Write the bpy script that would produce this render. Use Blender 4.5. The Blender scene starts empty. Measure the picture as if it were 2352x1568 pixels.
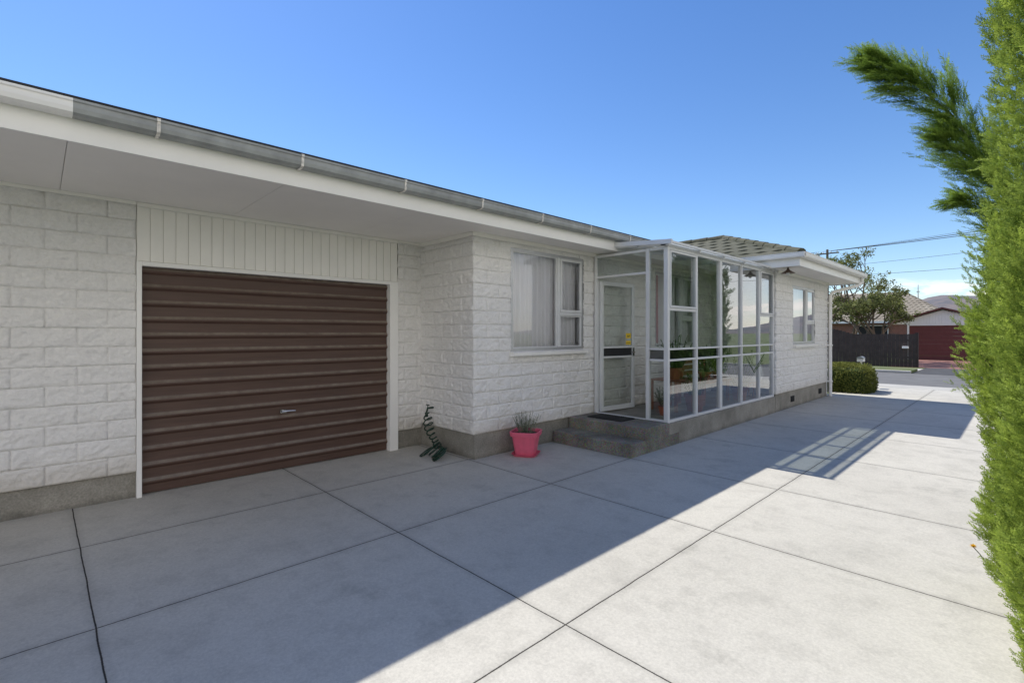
import bpy, math, random
import numpy as np
from mathutils import Vector, Matrix, noise
random.seed(7)
rng = np.random.default_rng(7)
scene = bpy.context.scene
COL = scene.collection

# ------------------------------------------------------------------ helpers
def new_mat(name):
    m = bpy.data.materials.new(name); m.use_nodes = True
    nt = m.node_tree
    return m, nt, nt.nodes["Principled BSDF"], nt.nodes["Material Output"]

def math_n(nt, op, a, b=None, c=None):
    n = nt.nodes.new("ShaderNodeMath"); n.operation = op
    for i, v in enumerate((a, b, c)):
        if v is None: continue
        if isinstance(v, (int, float)): n.inputs[i].default_value = v
        else: nt.links.new(v, n.inputs[i])
    return n.outputs[0]

def ramp(nt, fac, stops):
    r = nt.nodes.new("ShaderNodeValToRGB")
    els = r.color_ramp.elements
    while len(els) < len(stops): els.new(0.5)
    for e, (p, c) in zip(els, stops):
        e.position = p
        e.color = (c[0], c[1], c[2], 1) if not isinstance(c, (int, float)) else (c, c, c, 1)
    nt.links.new(fac, r.inputs[0])
    return r.outputs[0]

def mixc(nt, fac, a, b, mode='MIX'):
    n = nt.nodes.new("ShaderNodeMix"); n.data_type = 'RGBA'; n.blend_type = mode
    for sock, v in ((n.inputs[0], fac), (n.inputs[6], a), (n.inputs[7], b)):
        if isinstance(v, (int, float)): sock.default_value = v
        elif isinstance(v, tuple): sock.default_value = (v[0], v[1], v[2], 1)
        else: nt.links.new(v, sock)
    return n.outputs[2]

def noise_n(nt, scale, detail=4, rough=0.55, vec=None):
    n = nt.nodes.new("ShaderNodeTexNoise")
    n.inputs["Scale"].default_value = scale
    n.inputs["Detail"].default_value = detail
    n.inputs["Roughness"].default_value = rough
    if vec is None:
        g = nt.nodes.new("ShaderNodeNewGeometry"); vec = g.outputs["Position"]
    nt.links.new(vec, n.inputs["Vector"])
    return n.outputs[0]

def bump(nt, bs, h, strength=0.3, dist=0.01):
    b = nt.nodes.new("ShaderNodeBump")
    b.inputs["Strength"].default_value = strength
    b.inputs["Distance"].default_value = dist
    nt.links.new(h, b.inputs["Height"])
    nt.links.new(b.outputs[0], bs.inputs["Normal"])

def simple(name, col, rough=0.5, metal=0.0, var=0.12, scale=6, bmp=0.0, bscale=80):
    m, nt, bs, out = new_mat(name)
    n = noise_n(nt, scale, 4, 0.6)
    c = ramp(nt, n, [(0.3, tuple(x*(1-var) for x in col)), (0.7, tuple(min(1, x*(1+var)) for x in col))])
    nt.links.new(c, bs.inputs["Base Color"])
    bs.inputs["Roughness"].default_value = rough
    bs.inputs["Metallic"].default_value = metal
    if bmp > 0: bump(nt, bs, noise_n(nt, bscale, 3), bmp, 0.004)
    return m

class MB:
    def __init__(s): s.v = []; s.f = []
    def box(s, x0, x1, y0, y1, z0, z1):
        b = len(s.v)
        x0, x1 = sorted((x0, x1)); y0, y1 = sorted((y0, y1)); z0, z1 = sorted((z0, z1))
        s.v += [(x0,y0,z0),(x1,y0,z0),(x1,y1,z0),(x0,y1,z0),(x0,y0,z1),(x1,y0,z1),(x1,y1,z1),(x0,y1,z1)]
        s.f += [(b,b+3,b+2,b+1),(b+4,b+5,b+6,b+7),(b,b+1,b+5,b+4),(b+1,b+2,b+6,b+5),(b+2,b+3,b+7,b+6),(b+3,b,b+4,b+7)]
        return s
    def quad(s, *p):
        b = len(s.v); s.v += [tuple(q) for q in p]; s.f.append(tuple(range(b, b+len(p)))); return s
    def tube(s, pts, rad, seg=8, cap=True):
        pts = [Vector(p) for p in pts]; n = len(pts)
        if isinstance(rad, (int, float)): rad = [rad]*n
        base = len(s.v); up = None
        for i, p in enumerate(pts):
            d = (pts[min(i+1, n-1)] - pts[max(i-1, 0)])
            if d.length < 1e-9: d = Vector((0,0,1))
            d.normalize()
            if up is None:
                up = Vector((0,0,1)) if abs(d.z) < .9 else Vector((1,0,0))
            a = d.cross(up)
            if a.length < 1e-6: a = d.orthogonal()
            a.normalize(); b2 = a.cross(d).normalized(); up = b2
            for k in range(seg):
                t = 2*math.pi*k/seg
                s.v.append(tuple(p + (a*math.cos(t) + b2*math.sin(t))*rad[i]))
        for i in range(n-1):
            for k in range(seg):
                k2 = (k+1) % seg
                s.f.append((base+i*seg+k, base+i*seg+k2, base+(i+1)*seg+k2, base+(i+1)*seg+k))
        if cap:
            s.f.append(tuple(base+k for k in range(seg))[::-1])
            s.f.append(tuple(base+(n-1)*seg+k for k in range(seg)))
        return s
    def lathe(s, prof, c, seg=24, sq=0.0, rot=0.0):
        base = len(s.v)
        for r, z in prof:
            for k in range(seg):
                t = 2*math.pi*k/seg
                rr = r
                if sq > 0:
                    m = max(abs(math.cos(t)), abs(math.sin(t)))
                    rr = r*((1-sq) + sq*min(1/m, 1.28))
                s.v.append((c[0]+rr*math.cos(t+rot), c[1]+rr*math.sin(t+rot), c[2]+z))
        for i in range(len(prof)-1):
            for k in range(seg):
                k2 = (k+1) % seg
                s.f.append((base+i*seg+k, base+i*seg+k2, base+(i+1)*seg+k2, base+(i+1)*seg+k))
        return s
    def extrude(s, prof, axis, a0, a1, closed=False):
        base = len(s.v); n = len(prof)
        for a in (a0, a1):
            for p, z in prof:
                s.v.append((p, a, z) if axis == 'Y' else (a, p, z))
        for i in range(n if closed else n-1):
            j = (i+1) % n
            s.f.append((base+i, base+j, base+n+j, base+n+i))
        if closed:
            s.f.append(tuple(base+i for i in range(n))); s.f.append(tuple(base+n+i for i in range(n))[::-1])
        return s
    def obj(s, name, mat, parent=None, smooth=False, bevel=0.0, **kw):
        me = bpy.data.meshes.new(name); me.from_pydata(s.v, [], s.f); me.update()
        return finish(name, me, mat, parent, smooth, bevel, **kw)

def finish(name, me, mat, parent=None, smooth=False, bevel=0.0, **kw):
    o = bpy.data.objects.new(name, me); COL.objects.link(o)
    if mat: me.materials.append(mat)
    if smooth:
        me.polygons.foreach_set("use_smooth", [True]*len(me.polygons))
    if parent is not None:
        o.parent = parent
        if parent.type == 'EMPTY':
            o.matrix_parent_inverse = Matrix.Translation(-Vector(parent.location))
    if bevel > 0:
        b = o.modifiers.new("bevel", 'BEVEL'); b.width = bevel; b.segments = 2; b.limit_method = 'ANGLE'
    for k, v in kw.items(): o[k] = v
    return o

def thing(name, loc, label, category, group=None, kind=None):
    e = bpy.data.objects.new(name, None); COL.objects.link(e)
    e.location = loc; e.empty_display_size = 0.3
    e["label"] = label; e["category"] = category
    if group: e["group"] = group
    if kind: e["kind"] = kind
    return e

def quads_mesh(name, arr, mat, parent=None, tint=None, **kw):
    n = len(arr); me = bpy.data.meshes.new(name)
    me.vertices.add(n*4); me.loops.add(n*4); me.polygons.add(n)
    me.vertices.foreach_set("co", arr.reshape(-1).astype(np.float32))
    me.loops.foreach_set("vertex_index", np.arange(n*4, dtype=np.int32))
    me.polygons.foreach_set("loop_start", np.arange(0, n*4, 4, dtype=np.int32))
    me.polygons.foreach_set("loop_total", np.full(n, 4, dtype=np.int32))
    me.update(calc_edges=True)
    if tint is not None:
        a = me.attributes.new("tint", 'FLOAT', 'FACE'); a.data.foreach_set("value", tint.astype(np.float32))
    return finish(name, me, mat, parent, **kw)

# ------------------------------------------------------------------ materials
def zpos(nt):
    g = nt.nodes.new("ShaderNodeNewGeometry"); s = nt.nodes.new("ShaderNodeSeparateXYZ")
    nt.links.new(g.outputs["Position"], s.inputs[0]); return s.outputs[2]

def wall_paint():
    m, nt, bs, out = new_mat("painted_block")
    n1 = noise_n(nt, 1.3, 4, 0.6); n2 = noise_n(nt, 38, 4, 0.65)
    c = ramp(nt, n1, [(0.3, (0.85, 0.825, 0.80)), (0.7, (0.90, 0.875, 0.85))])
    c2 = mixc(nt, 1.0, c, ramp(nt, n2, [(0.30, 0.90), (0.6, 1.0)]), 'MULTIPLY')
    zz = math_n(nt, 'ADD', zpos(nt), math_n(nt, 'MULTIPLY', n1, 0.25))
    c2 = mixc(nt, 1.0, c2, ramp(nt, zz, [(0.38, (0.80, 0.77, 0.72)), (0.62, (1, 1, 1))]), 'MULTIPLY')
    nt.links.new(c2, bs.inputs["Base Color"]); bs.inputs["Roughness"].default_value = 0.5
    bump(nt, bs, noise_n(nt, 48, 5, 0.75), 0.75, 0.014)
    return m
M_block = wall_paint()

def foundation_mat():
    m, nt, bs, out = new_mat("foundation_concrete")
    n1 = noise_n(nt, 2.5, 5, 0.65); n2 = noise_n(nt, 60, 4, 0.7)
    c = ramp(nt, n1, [(0.3, (0.23, 0.215, 0.18)), (0.7, (0.42, 0.39, 0.335))])
    c2 = mixc(nt, 1.0, c, ramp(nt, n2, [(0.3, 0.65), (0.7, 1.1)]), 'MULTIPLY')
    zz = math_n(nt, 'ADD', zpos(nt), math_n(nt, 'MULTIPLY', n1, 0.1))
    c2 = mixc(nt, 1.0, c2, ramp(nt, zz, [(0.04, 0.6), (0.12, 1.0)]), 'MULTIPLY')
    nt.links.new(c2, bs.inputs["Base Color"]); bs.inputs["Roughness"].default_value = 0.9
    bump(nt, bs, n2, 0.6, 0.006)
    return m
M_found = foundation_mat()

def step_mat():
    m, nt, bs, out = new_mat("step_pebble_concrete")
    n1 = noise_n(nt, 3, 5, 0.65)
    v = nt.nodes.new("ShaderNodeTexVoronoi"); v.inputs["Scale"].default_value = 90
    g = nt.nodes.new("ShaderNodeNewGeometry"); nt.links.new(g.outputs["Position"], v.inputs["Vector"])
    c = ramp(nt, n1, [(0.3, (0.13, 0.12, 0.10)), (0.7, (0.27, 0.25, 0.21))])
    c2 = mixc(nt, 0.5, c, v.outputs["Color"], 'SOFT_LIGHT')
    nt.links.new(c2, bs.inputs["Base Color"]); bs.inputs["Roughness"].default_value = 0.9
    bump(nt, bs, v.outputs["Distance"], 0.5, 0.004)
    return m
M_step = step_mat()

XL = [-4.56, -3.26, -1.63, 0.02]
YL = [-1.55, 0.21, 1.95, 3.67, 5.1, 6.85, 8.6, 10.35, 12.1, 13.85, 15.5]
def concrete_drive():
    m, nt, bs, out = new_mat("driveway_concrete")
    g = nt.nodes.new("ShaderNodeNewGeometry"); P = g.outputs["Position"]
    sep = nt.nodes.new("ShaderNodeSeparateXYZ"); nt.links.new(P, sep.inputs[0])
    wob = math_n(nt, 'MULTIPLY', math_n(nt, 'SUBTRACT', noise_n(nt, 3, 2), 0.5), 0.012)
    X = math_n(nt, 'ADD', sep.outputs[0], wob); Y = math_n(nt, 'ADD', sep.outputs[1], wob)
    d = None
    for src, lst in ((X, XL), (Y, YL)):
        for v in lst:
            t = math_n(nt, 'ABSOLUTE', math_n(nt, 'SUBTRACT', src, v))
            d = t if d is None else math_n(nt, 'MINIMUM', d, t)
    mid = noise_n(nt, 3.2, 7, 0.74); fine = noise_n(nt, 75, 5, 0.75)
    d = math_n(nt, 'ADD', d, math_n(nt, 'MULTIPLY', math_n(nt, 'SUBTRACT', fine, 0.5), 0.004))
    joint = ramp(nt, math_n(nt, 'MULTIPLY', d, 50), [(0.12, 0.0), (0.26, 1.0)])
    near = ramp(nt, math_n(nt, 'MULTIPLY', d, 12), [(0.0, 0.84), (0.6, 1.0)])
    big = noise_n(nt, 0.55, 5, 0.62)
    c = ramp(nt, big, [(0.3, (0.515, 0.49, 0.435)), (0.52, (0.58, 0.552, 0.49)), (0.72, (0.62, 0.592, 0.525))])
    c = mixc(nt, 1.0, c, ramp(nt, mid, [(0.28, 0.80), (0.5, 0.98), (0.75, 1.05)]), 'MULTIPLY')
    c = mixc(nt, 1.0, c, ramp(nt, fine, [(0.3, 0.80), (0.65, 1.04)]), 'MULTIPLY')
    st = math_n(nt, 'MULTIPLY', noise_n(nt, 1.1, 2), mid)
    c = mixc(nt, 1.0, c, ramp(nt, st, [(0.30, 1.0), (0.42, 0.74)]), 'MULTIPLY')
    c = mixc(nt, 1.0, c, near, 'MULTIPLY')
    c = mixc(nt, joint, (0.045, 0.04, 0.035), c)
    nt.links.new(c, bs.inputs["Base Color"]); bs.inputs["Roughness"].default_value = 0.9
    bs.inputs["Specular IOR Level"].default_value = 0.25
    h = math_n(nt, 'ADD', math_n(nt, 'MULTIPLY', fine, 0.35), joint)
    bump(nt, bs, h, 0.45, 0.004)
    return m
M_drive = concrete_drive()

M_white = simple("white_paint", (0.89, 0.87, 0.84), 0.4, var=0.03, scale=2)
M_frame = simple("white_aluminium", (0.70, 0.70, 0.70), 0.35, var=0.06, scale=3)
M_alu = simple("grey_aluminium", (0.50, 0.50, 0.51), 0.35, 0.5, var=0.08)
M_soffit = simple("soffit_paint", (0.88, 0.84, 0.79), 0.6, var=0.04, scale=1.2)
M_board = simple("cream_board", (0.89, 0.86, 0.81), 0.5, var=0.03, scale=3)
M_gutgrey = simple("gutter_grey_metal", (0.33, 0.34, 0.335), 0.5, 0.1, var=0.22, scale=5)
M_rusty = simple("bracket_metal", (0.74, 0.70, 0.64), 0.5, 0.1, var=0.3, scale=40)
M_dark = simple("dark_interior", (0.02, 0.02, 0.02), 0.9)
M_inner = simple("interior_wall", (0.30, 0.28, 0.25), 0.9)
M_black = simple("black_rubber", (0.02, 0.02, 0.022), 0.7)
M_blackp = simple("black_panel", (0.022, 0.026, 0.026), 0.15)
M_terra = simple("terracotta", (0.40, 0.13, 0.055), 0.7, var=0.15)
M_pink = simple("pink_plastic", (0.74, 0.13, 0.21), 0.45, var=0.08, scale=14)
M_wood = simple("bench_wood", (0.30, 0.12, 0.05), 0.6, var=0.25, scale=12)
M_hose = simple("green_hose", (0.008, 0.04, 0.024), 0.35)
M_soil = simple("soil", (0.06, 0.045, 0.03), 0.95, var=0.3, scale=20, bmp=0.6)
M_brown = simple("brown_metal", (0.11, 0.07, 0.05), 0.5)
M_steel = simple("handle_steel", (0.6, 0.6, 0.6), 0.25, 1.0)
M_yellow = simple("yellow_sticker", (0.9, 0.62, 0.03), 0.5)
M_pinkc = simple("pink_cloth", (0.6, 0.25, 0.30), 0.9)
M_bag = simple("white_plastic", (0.8, 0.8, 0.8), 0.5)
M_tiledark = simple("eave_tile_edge", (0.03, 0.03, 0.03), 0.9)

def garage_mat():
    m, nt, bs, out = new_mat("brown_roller_steel")
    g = nt.nodes.new("ShaderNodeNewGeometry")
    mp = nt.nodes.new("ShaderNodeMapping"); mp.inputs["Scale"].default_value = (1, 0.6, 9)
    nt.links.new(g.outputs["Position"], mp.inputs[0])
    n = noise_n(nt, 3, 5, 0.7, mp.outputs[0])
    c = ramp(nt, n, [(0.3, (0.068, 0.036, 0.026)), (0.7, (0.108, 0.060, 0.044))])
    sepn = nt.nodes.new("ShaderNodeSeparateXYZ"); nt.links.new(g.outputs["Normal"], sepn.inputs[0])
    up = ramp(nt, sepn.outputs[2], [(0.25, 0.0), (0.6, 1.0)])
    dust = math_n(nt, 'MULTIPLY', up, ramp(nt, noise_n(nt, 9, 5, 0.7), [(0.3, 0.2), (0.7, 0.6)]))
    c2 = mixc(nt, dust, c, (0.36, 0.32, 0.26))
    nt.links.new(c2, bs.inputs["Base Color"]); bs.inputs["Roughness"].default_value = 0.5
    bump(nt, bs, noise_n(nt, 220, 2), 0.12, 0.002)
    return m
M_garage = garage_mat()

def glass_mat(name, tint=(0.88, 0.92, 0.90), ior=1.5, boost=1.0, wav=0.0):
    m = bpy.data.materials.new(name); m.use_nodes = True; nt = m.node_tree; nt.nodes.clear()
    out = nt.nodes.new("ShaderNodeOutputMaterial")
    tr = nt.nodes.new("ShaderNodeBsdfTransparent"); tr.inputs[0].default_value = (*tint, 1)
    gl = nt.nodes.new("ShaderNodeBsdfGlossy"); gl.inputs["Roughness"].default_value = 0.01
    gl.inputs[0].default_value = (0.95, 0.97, 1, 1)
    fr = nt.nodes.new("ShaderNodeFresnel"); fr.inputs[0].default_value = ior
    f = math_n(nt, 'MINIMUM', math_n(nt, 'MULTIPLY', fr.outputs[0], boost), 1.0)
    mx = nt.nodes.new("ShaderNodeMixShader")
    nt.links.new(f, mx.inputs[0]); nt.links.new(tr.outputs[0], mx.inputs[1]); nt.links.new(gl.outputs[0], mx.inputs[2])
    nt.links.new(mx.outputs[0], out.inputs[0])
    if wav > 0:
        b = nt.nodes.new("ShaderNodeBump"); b.inputs["Strength"].default_value = wav; b.inputs["Distance"].default_value = 0.01
        nt.links.new(noise_n(nt, 2.2, 1), b.inputs["Height"]); nt.links.new(b.outputs[0], gl.inputs["Normal"])
    return m
M_glass = glass_mat("window_glass", tint=(0.95, 0.96, 0.97), boost=2.0, wav=0.05)
M_dglass = glass_mat("door_glass", tint=(0.86, 0.89, 0.88), boost=0.6)
M_cglass = glass_mat("conservatory_glass", tint=(0.78, 0.83, 0.81), boost=2.6, wav=0.04)
M_rglass = glass_mat("roof_sheet", tint=(0.74, 0.78, 0.76), boost=1.2)

def cloth(name, col):
    m = bpy.data.materials.new(name); m.use_nodes = True; nt = m.node_tree; nt.nodes.clear()
    out = nt.nodes.new("ShaderNodeOutputMaterial")
    d = nt.nodes.new("ShaderNodeBsdfDiffuse"); d.inputs[0].default_value = (*col, 1)
    t = nt.nodes.new("ShaderNodeBsdfTranslucent"); t.inputs[0].default_value = (*col, 1)
    mx = nt.nodes.new("ShaderNodeMixShader"); mx.inputs[0].default_value = 0.06
    nt.links.new(d.outputs[0], mx.inputs[1]); nt.links.new(t.outputs[0], mx.inputs[2]); nt.links.new(mx.outputs[0], out.inputs[0])
    return m
M_curtain = cloth("net_curtain", (0.92, 0.90, 0.93))

def leaf_mat(name, dark, light, trans=0.3, rough=0.65):
    m = bpy.data.materials.new(name); m.use_nodes = True; nt = m.node_tree
    bs = nt.nodes["Principled BSDF"]; out = nt.nodes["Material Output"]
    at = nt.nodes.new("ShaderNodeAttribute"); at.attribute_name = "tint"
    c = ramp(nt, at.outputs["Fac"], [(0.0, dark), (1.0, light)])
    nt.links.new(c, bs.inputs["Base Color"]); bs.inputs["Roughness"].default_value = rough
    bs.inputs["Specular IOR Level"].default_value = 0.2
    t = nt.nodes.new("ShaderNodeBsdfTranslucent"); nt.links.new(c, t.inputs[0])
    mx = nt.nodes.new("ShaderNodeMixShader"); mx.inputs[0].default_value = trans
    nt.links.new(bs.outputs[0], mx.inputs[1]); nt.links.new(t.outputs[0], mx.inputs[2]); nt.links.new(mx.outputs[0], out.inputs[0])
    return m
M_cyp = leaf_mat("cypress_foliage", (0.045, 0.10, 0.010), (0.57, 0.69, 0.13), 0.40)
M_cypbent = leaf_mat("cypress_foliage_bent", (0.05, 0.11, 0.015), (0.38, 0.52, 0.09), 0.45)
M_cypdark = leaf_mat("cypress_foliage_green", (0.02, 0.06, 0.012), (0.12, 0.22, 0.04), 0.3)
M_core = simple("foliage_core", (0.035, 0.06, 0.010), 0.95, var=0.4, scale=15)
M_leaf = leaf_mat("tree_leaves", (0.08, 0.095, 0.03), (0.29, 0.31, 0.11), 0.35)
M_box = leaf_mat("hedge_leaves", (0.06, 0.085, 0.015), (0.24, 0.25, 0.06), 0.3)
M_lav = leaf_mat("lavender_leaves", (0.10, 0.12, 0.08), (0.30, 0.33, 0.25), 0.2)
M_bark = simple("bark", (0.17, 0.125, 0.09), 0.9, var=0.35, scale=20, bmp=0.7, bscale=40)

def tile_mat(name, a, b, c3):
    m, nt, bs, out = new_mat(name)
    n1 = noise_n(nt, 0.9, 5, 0.65); n2 = noise_n(nt, 14, 4, 0.7)
    c = ramp(nt, n1, [(0.3, a), (0.55, b), (0.75, c3)])
    c = mixc(nt, 1.0, c, ramp(nt, n2, [(0.3, 0.6), (0.7, 1.2)]), 'MULTIPLY')
    nt.links.new(c, bs.inputs["Base Color"]); bs.inputs["Roughness"].default_value = 0.9
    bump(nt, bs, n2, 0.4, 0.01)
    return m
M_tile = tile_mat("mossy_concrete_tile", (0.07, 0.073, 0.042), (0.11, 0.107, 0.07), (0.15, 0.14, 0.10))
M_tile2 = tile_mat("tan_concrete_tile", (0.25, 0.21, 0.16), (0.31, 0.27, 0.21), (0.36, 0.32, 0.26))

# ------------------------------------------------------------------ block wall
BW = 0.2
def block_wall(name, parent, origin, u, n, W, z0, z1, holes=(), cA=None, cB=None, row0=0, uph=0.0, course=0.163, amp=0.95):
    O = Vector(origin); u = Vector(u); n = Vector(n)
    us = set(); g = 0.004
    k0 = int(math.floor((0-uph)/BW))-1; k1 = int(math.ceil((W-uph)/BW))+1
    for k in range(k0, k1):
        c = k*BW+uph
        us.update([c-g, c, c+g]); us.update([c+g+(BW-2*g)*i/13 for i in range(1, 13)])
    vs = set(); nr = int(math.ceil((z1-z0)/course))
    for r in range(nr+1):
        c = z0+r*course
        vs.update([c-g, c, c+g]); vs.update([c+g+(course-2*g)*i/12 for i in range(1, 12)])
    hb = [x for h in holes for x in h[:2]]; vb = [x for h in holes for x in h[2:]]
    def clean(s, lo, hi, brk):
        brk = sorted(set([lo, hi]+list(brk)))
        s = [x for x in s if lo < x < hi and all(abs(x-b) > 0.0035 for b in brk)]
        return sorted(s+brk)
    us = clean(us, 0, W, hb); vs = clean(vs, z0, z1, vb)
    V = []; F = []
    nu, nv = len(us), len(vs)
    for i, a in enumerate(us):
        for j, z in enumerate(vs):
            r = math.floor((z-z0)/course+1e-6); fr = (z-z0)-r*course
            dj = min(fr, course-fr)
            off = uph + (BW if (r+row0) % 2 else 0)
            fb = (a-off) % (2*BW); du = min(fb, 2*BW-fb)
            bk = math.floor((a-off)/(2*BW))
            p = O+u*a
            q = Vector((p.x, p.y, z))
            sh = Vector((bk*3.1, r*7.3, 0))
            q2 = Vector((p.x*.75, p.y*.75, z*1.3))
            s1 = noise.noise(q2*9+sh); s2 = noise.noise(q2*22+sh); s3 = noise.noise(q*44)
            rg = 1-min(1, abs(s2)*3.0)
            full = 0.012 + amp*(0.012*s1 + 0.007*s2+0.006*s3+0.009*rg)
            if dj < 0.003: disp = -0.001
            elif du < 0.003: disp = 0.003
            else:
                e = min(1, min(dj, du)/0.016)
                disp = full*(0.58+0.42*e)
            P = p + n*disp
            if (i == 0 and cA) or (i == nu-1 and cB):
                f = 0.011+0.014*noise.noise(Vector((1.3, r*3.7, z*16)))
                if dj < 0.003: f = -0.001
                nn = Vector(cA if i == 0 else cB)
                P = p + n*f + nn*f
            P.z = z
            V.append(tuple(P))
    for i in range(nu-1):
        for j in range(nv-1):
            cu = (us[i]+us[i+1])/2; cv = (vs[j]+vs[j+1])/2
            if any(h[0] < cu < h[1] and h[2] < cv < h[3] for h in holes): continue
            F.append((i*nv+j, (i+1)*nv+j, (i+1)*nv+j+1, i*nv+j+1))
    if u.cross(Vector((0,0,1))).dot(n) < 0: F = [f[::-1] for f in F]
    me = bpy.data.meshes.new(name); me.from_pydata(V, [], F); me.update()
    return finish(name, me, M_block, parent, smooth=True)

# ------------------------------------------------------------------ HOUSE
XG, XM, XW = -5.6, -4.5, -3.25
YC = 3.70
YW0, YW1 = 10.05, 13.55
ZS = 2.69
house = thing("house", (-8, 4, 0), "long single-storey white block house with brown garage door and tiled roof", "house")
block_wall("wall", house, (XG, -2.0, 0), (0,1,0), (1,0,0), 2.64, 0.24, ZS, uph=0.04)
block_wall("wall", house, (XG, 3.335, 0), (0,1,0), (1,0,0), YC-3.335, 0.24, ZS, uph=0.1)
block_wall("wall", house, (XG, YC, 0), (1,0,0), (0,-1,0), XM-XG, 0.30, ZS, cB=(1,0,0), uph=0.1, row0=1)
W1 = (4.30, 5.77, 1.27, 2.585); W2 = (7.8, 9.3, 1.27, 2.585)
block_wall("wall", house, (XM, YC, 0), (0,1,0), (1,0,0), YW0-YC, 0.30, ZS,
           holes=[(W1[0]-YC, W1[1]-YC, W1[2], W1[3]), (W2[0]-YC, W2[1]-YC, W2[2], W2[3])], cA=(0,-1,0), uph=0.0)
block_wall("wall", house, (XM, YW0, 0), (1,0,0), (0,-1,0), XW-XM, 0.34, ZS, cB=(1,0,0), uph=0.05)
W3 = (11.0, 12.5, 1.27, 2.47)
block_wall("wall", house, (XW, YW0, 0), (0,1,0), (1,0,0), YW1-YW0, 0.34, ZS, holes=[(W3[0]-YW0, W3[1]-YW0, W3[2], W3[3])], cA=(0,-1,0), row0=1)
for bx in ((-13.2, -13.0, -6, 14, 0, ZS), (-13, XG, -6.0, -5.85, 0, ZS), (-13, XW-0.02, YW1, YW1+.1, 0, ZS), (XG-0.12, XG, -5.85, -2.0, 0, ZS)):
    MB().box(*bx).obj("wall", M_white, house)
MB().box(-5.35, -5.30, 3.9, 13.3, 0.3, 2.68).obj("interior_wall", M_inner, house)
MB().box(XG-1.2, XG-1.15, 0.3, 3.6, 0, 2.68).obj("interior_wall", M_inner, house)
b = MB()
b.box(XG-0.3, XG-0.02, -6, 0.64, -0.1, 0.24); b.box(XG-0.3, XG-0.02, 3.335, YC+0.1, -0.1, 0.24)
b.box(XG-0.02, XM-0.0, YC-0.0+0.015, YC+0.25, -0.1, 0.30)
b.box(XM-0.3, XM-0.01, YC+0.016, YW0+0.1, -0.1, 0.30)
b.box(XM-0.01, XW-0.01, YW0+0.015, YW0+0.3, -0.1, 0.34)
b.box(XW-0.3, XW-0.012, YW0+0.016, YW1, -0.1, 0.34)
b.obj("foundation", M_found, house)
for y in (10.95, 12.9):
    b = MB()
    for i in range(4):
        b.box(XW-0.02, XW+0.004, y+i*0.05, y+0.035+i*0.05, 0.12, 0.22)
    b.box(XW-0.02, XW-0.004, y-.01, y+.21, 0.11, 0.23)
    b.obj("vent", M_dark, house)

b = MB()
b.box(XG-0.12, XG+0.03, 0.642, 0.682, 0, 2.155); b.box(XG-0.12, XG+0.03, 3.215, 3.333, 0, 2.155)
b.box(XG-0.12, XG+0.03, 0.682, 3.215, 2.115, 2.155)
b.obj("door_frame", M_white, house, bevel=0.004)
b = MB()
y = 0.645
b.box(XG-0.05, XG+0.004, 0.643, 3.333, 2.157, ZS)
while y < 3.32:
    y1 = min(y+0.0985, 3.332)
    b.box(XG+0.0045, XG+0.015, y+0.0015, y1-0.0015, 2.158, ZS-0.03)
    y += 0.0995
b.box(XG+0.0225, XG+0.04, 0.645, 3.333, ZS-0.04, ZS-0.002)
b.obj("cladding", M_board, house, bevel=0.002)
prof = []
z = 0.015; pitch = 0.1505; xd = XG-0.055
while z < 2.19:
    prof += [(xd, z), (xd, z+0.072), (xd+0.004, z+0.080), (xd+0.018, z+0.092), (xd+0.022, z+0.102), (xd+0.020, z+0.112), (xd+0.009, z+0.128), (xd+0.002, z+0.138)]
    z += pitch
b = MB()
segs = 40
for i in range(len(prof)):
    for s in range(segs+1):
        y = 0.684+(3.213-0.684)*s/segs
        dx = 0.004*noise.noise(Vector((y*1.7, prof[i][1]*2.1, 3)))
        b.v.append((prof[i][0]+dx, y, prof[i][1]+0.002*noise.noise(Vector((y*1.1, prof[i][1]*3, 8)))))
n = segs+1
for i in range(len(prof)-1):
    for s in range(segs):
        b.f.append((i*n+s, i*n+s+1, (i+1)*n+s+1, (i+1)*n+s))
gd = b.obj("garage_door", M_garage, house, label="brown ribbed roller garage door")
b = MB(); yh, zh = 1.97, 0.645; xh = XG-0.03
b.box(xh-0.02, xh+0.006, yh-0.065, yh+0.0, zh-0.018, zh+0.018)
b.tube([(xh-0.02, yh-0.03, zh), (xh+0.035, yh-0.03, zh)], 0.013, 10)
b.tube([(xh+0.035, yh-0.06, zh), (xh+0.037, yh+0.0, zh+0.004), (xh+0.035, yh+0.085, zh)], [0.012, 0.010, 0.007], 8)
b.obj("handle", M_steel, gd)

b = MB()
ys = [-6, -3.75, -2.46, -1.17, 0.13, 1.42, 2.71, 4.0, 5.9, 7.8, 9.56]
for a, c in zip(ys[:-1], ys[1:]):
    b.box(XG-0.1 if a < 3.7 else XM-0.1, -4.072, a+0.0015, c-0.0015, ZS, ZS+0.012)
b.box(XM+0.02, -2.72, 9.60, 11.8, ZS+0.001, ZS+0.013); b.box(XW-0.1, -2.72, 11.804, 14.15, ZS+0.001, ZS+0.013)
b.obj("soffit", M_soffit, house)
b = MB()
b.box(XG+0.025, XG+0.045, -5, 0.64, ZS-0.03, ZS-0.001)
b.box(XG+0.025, XG+0.045, 3.335, YC-0.03, ZS-0.03, ZS-0.001)
b.box(XG+0.03, XM+0.03, YC-0.05, YC-0.028, ZS-0.05, ZS-0.001)
b.box(XM+0.028, XM+0.05, YC-0.05, 9.9, ZS-0.05, ZS-0.001)
b.box(XW+0.028, XW+0.05, YW0, YW1, ZS-0.05, ZS-0.001)
b.obj("trim", M_board, house)
b = MB()
b.box(-4.070, -4.048, -6, 9.56, ZS-0.015, 2.87)
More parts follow.
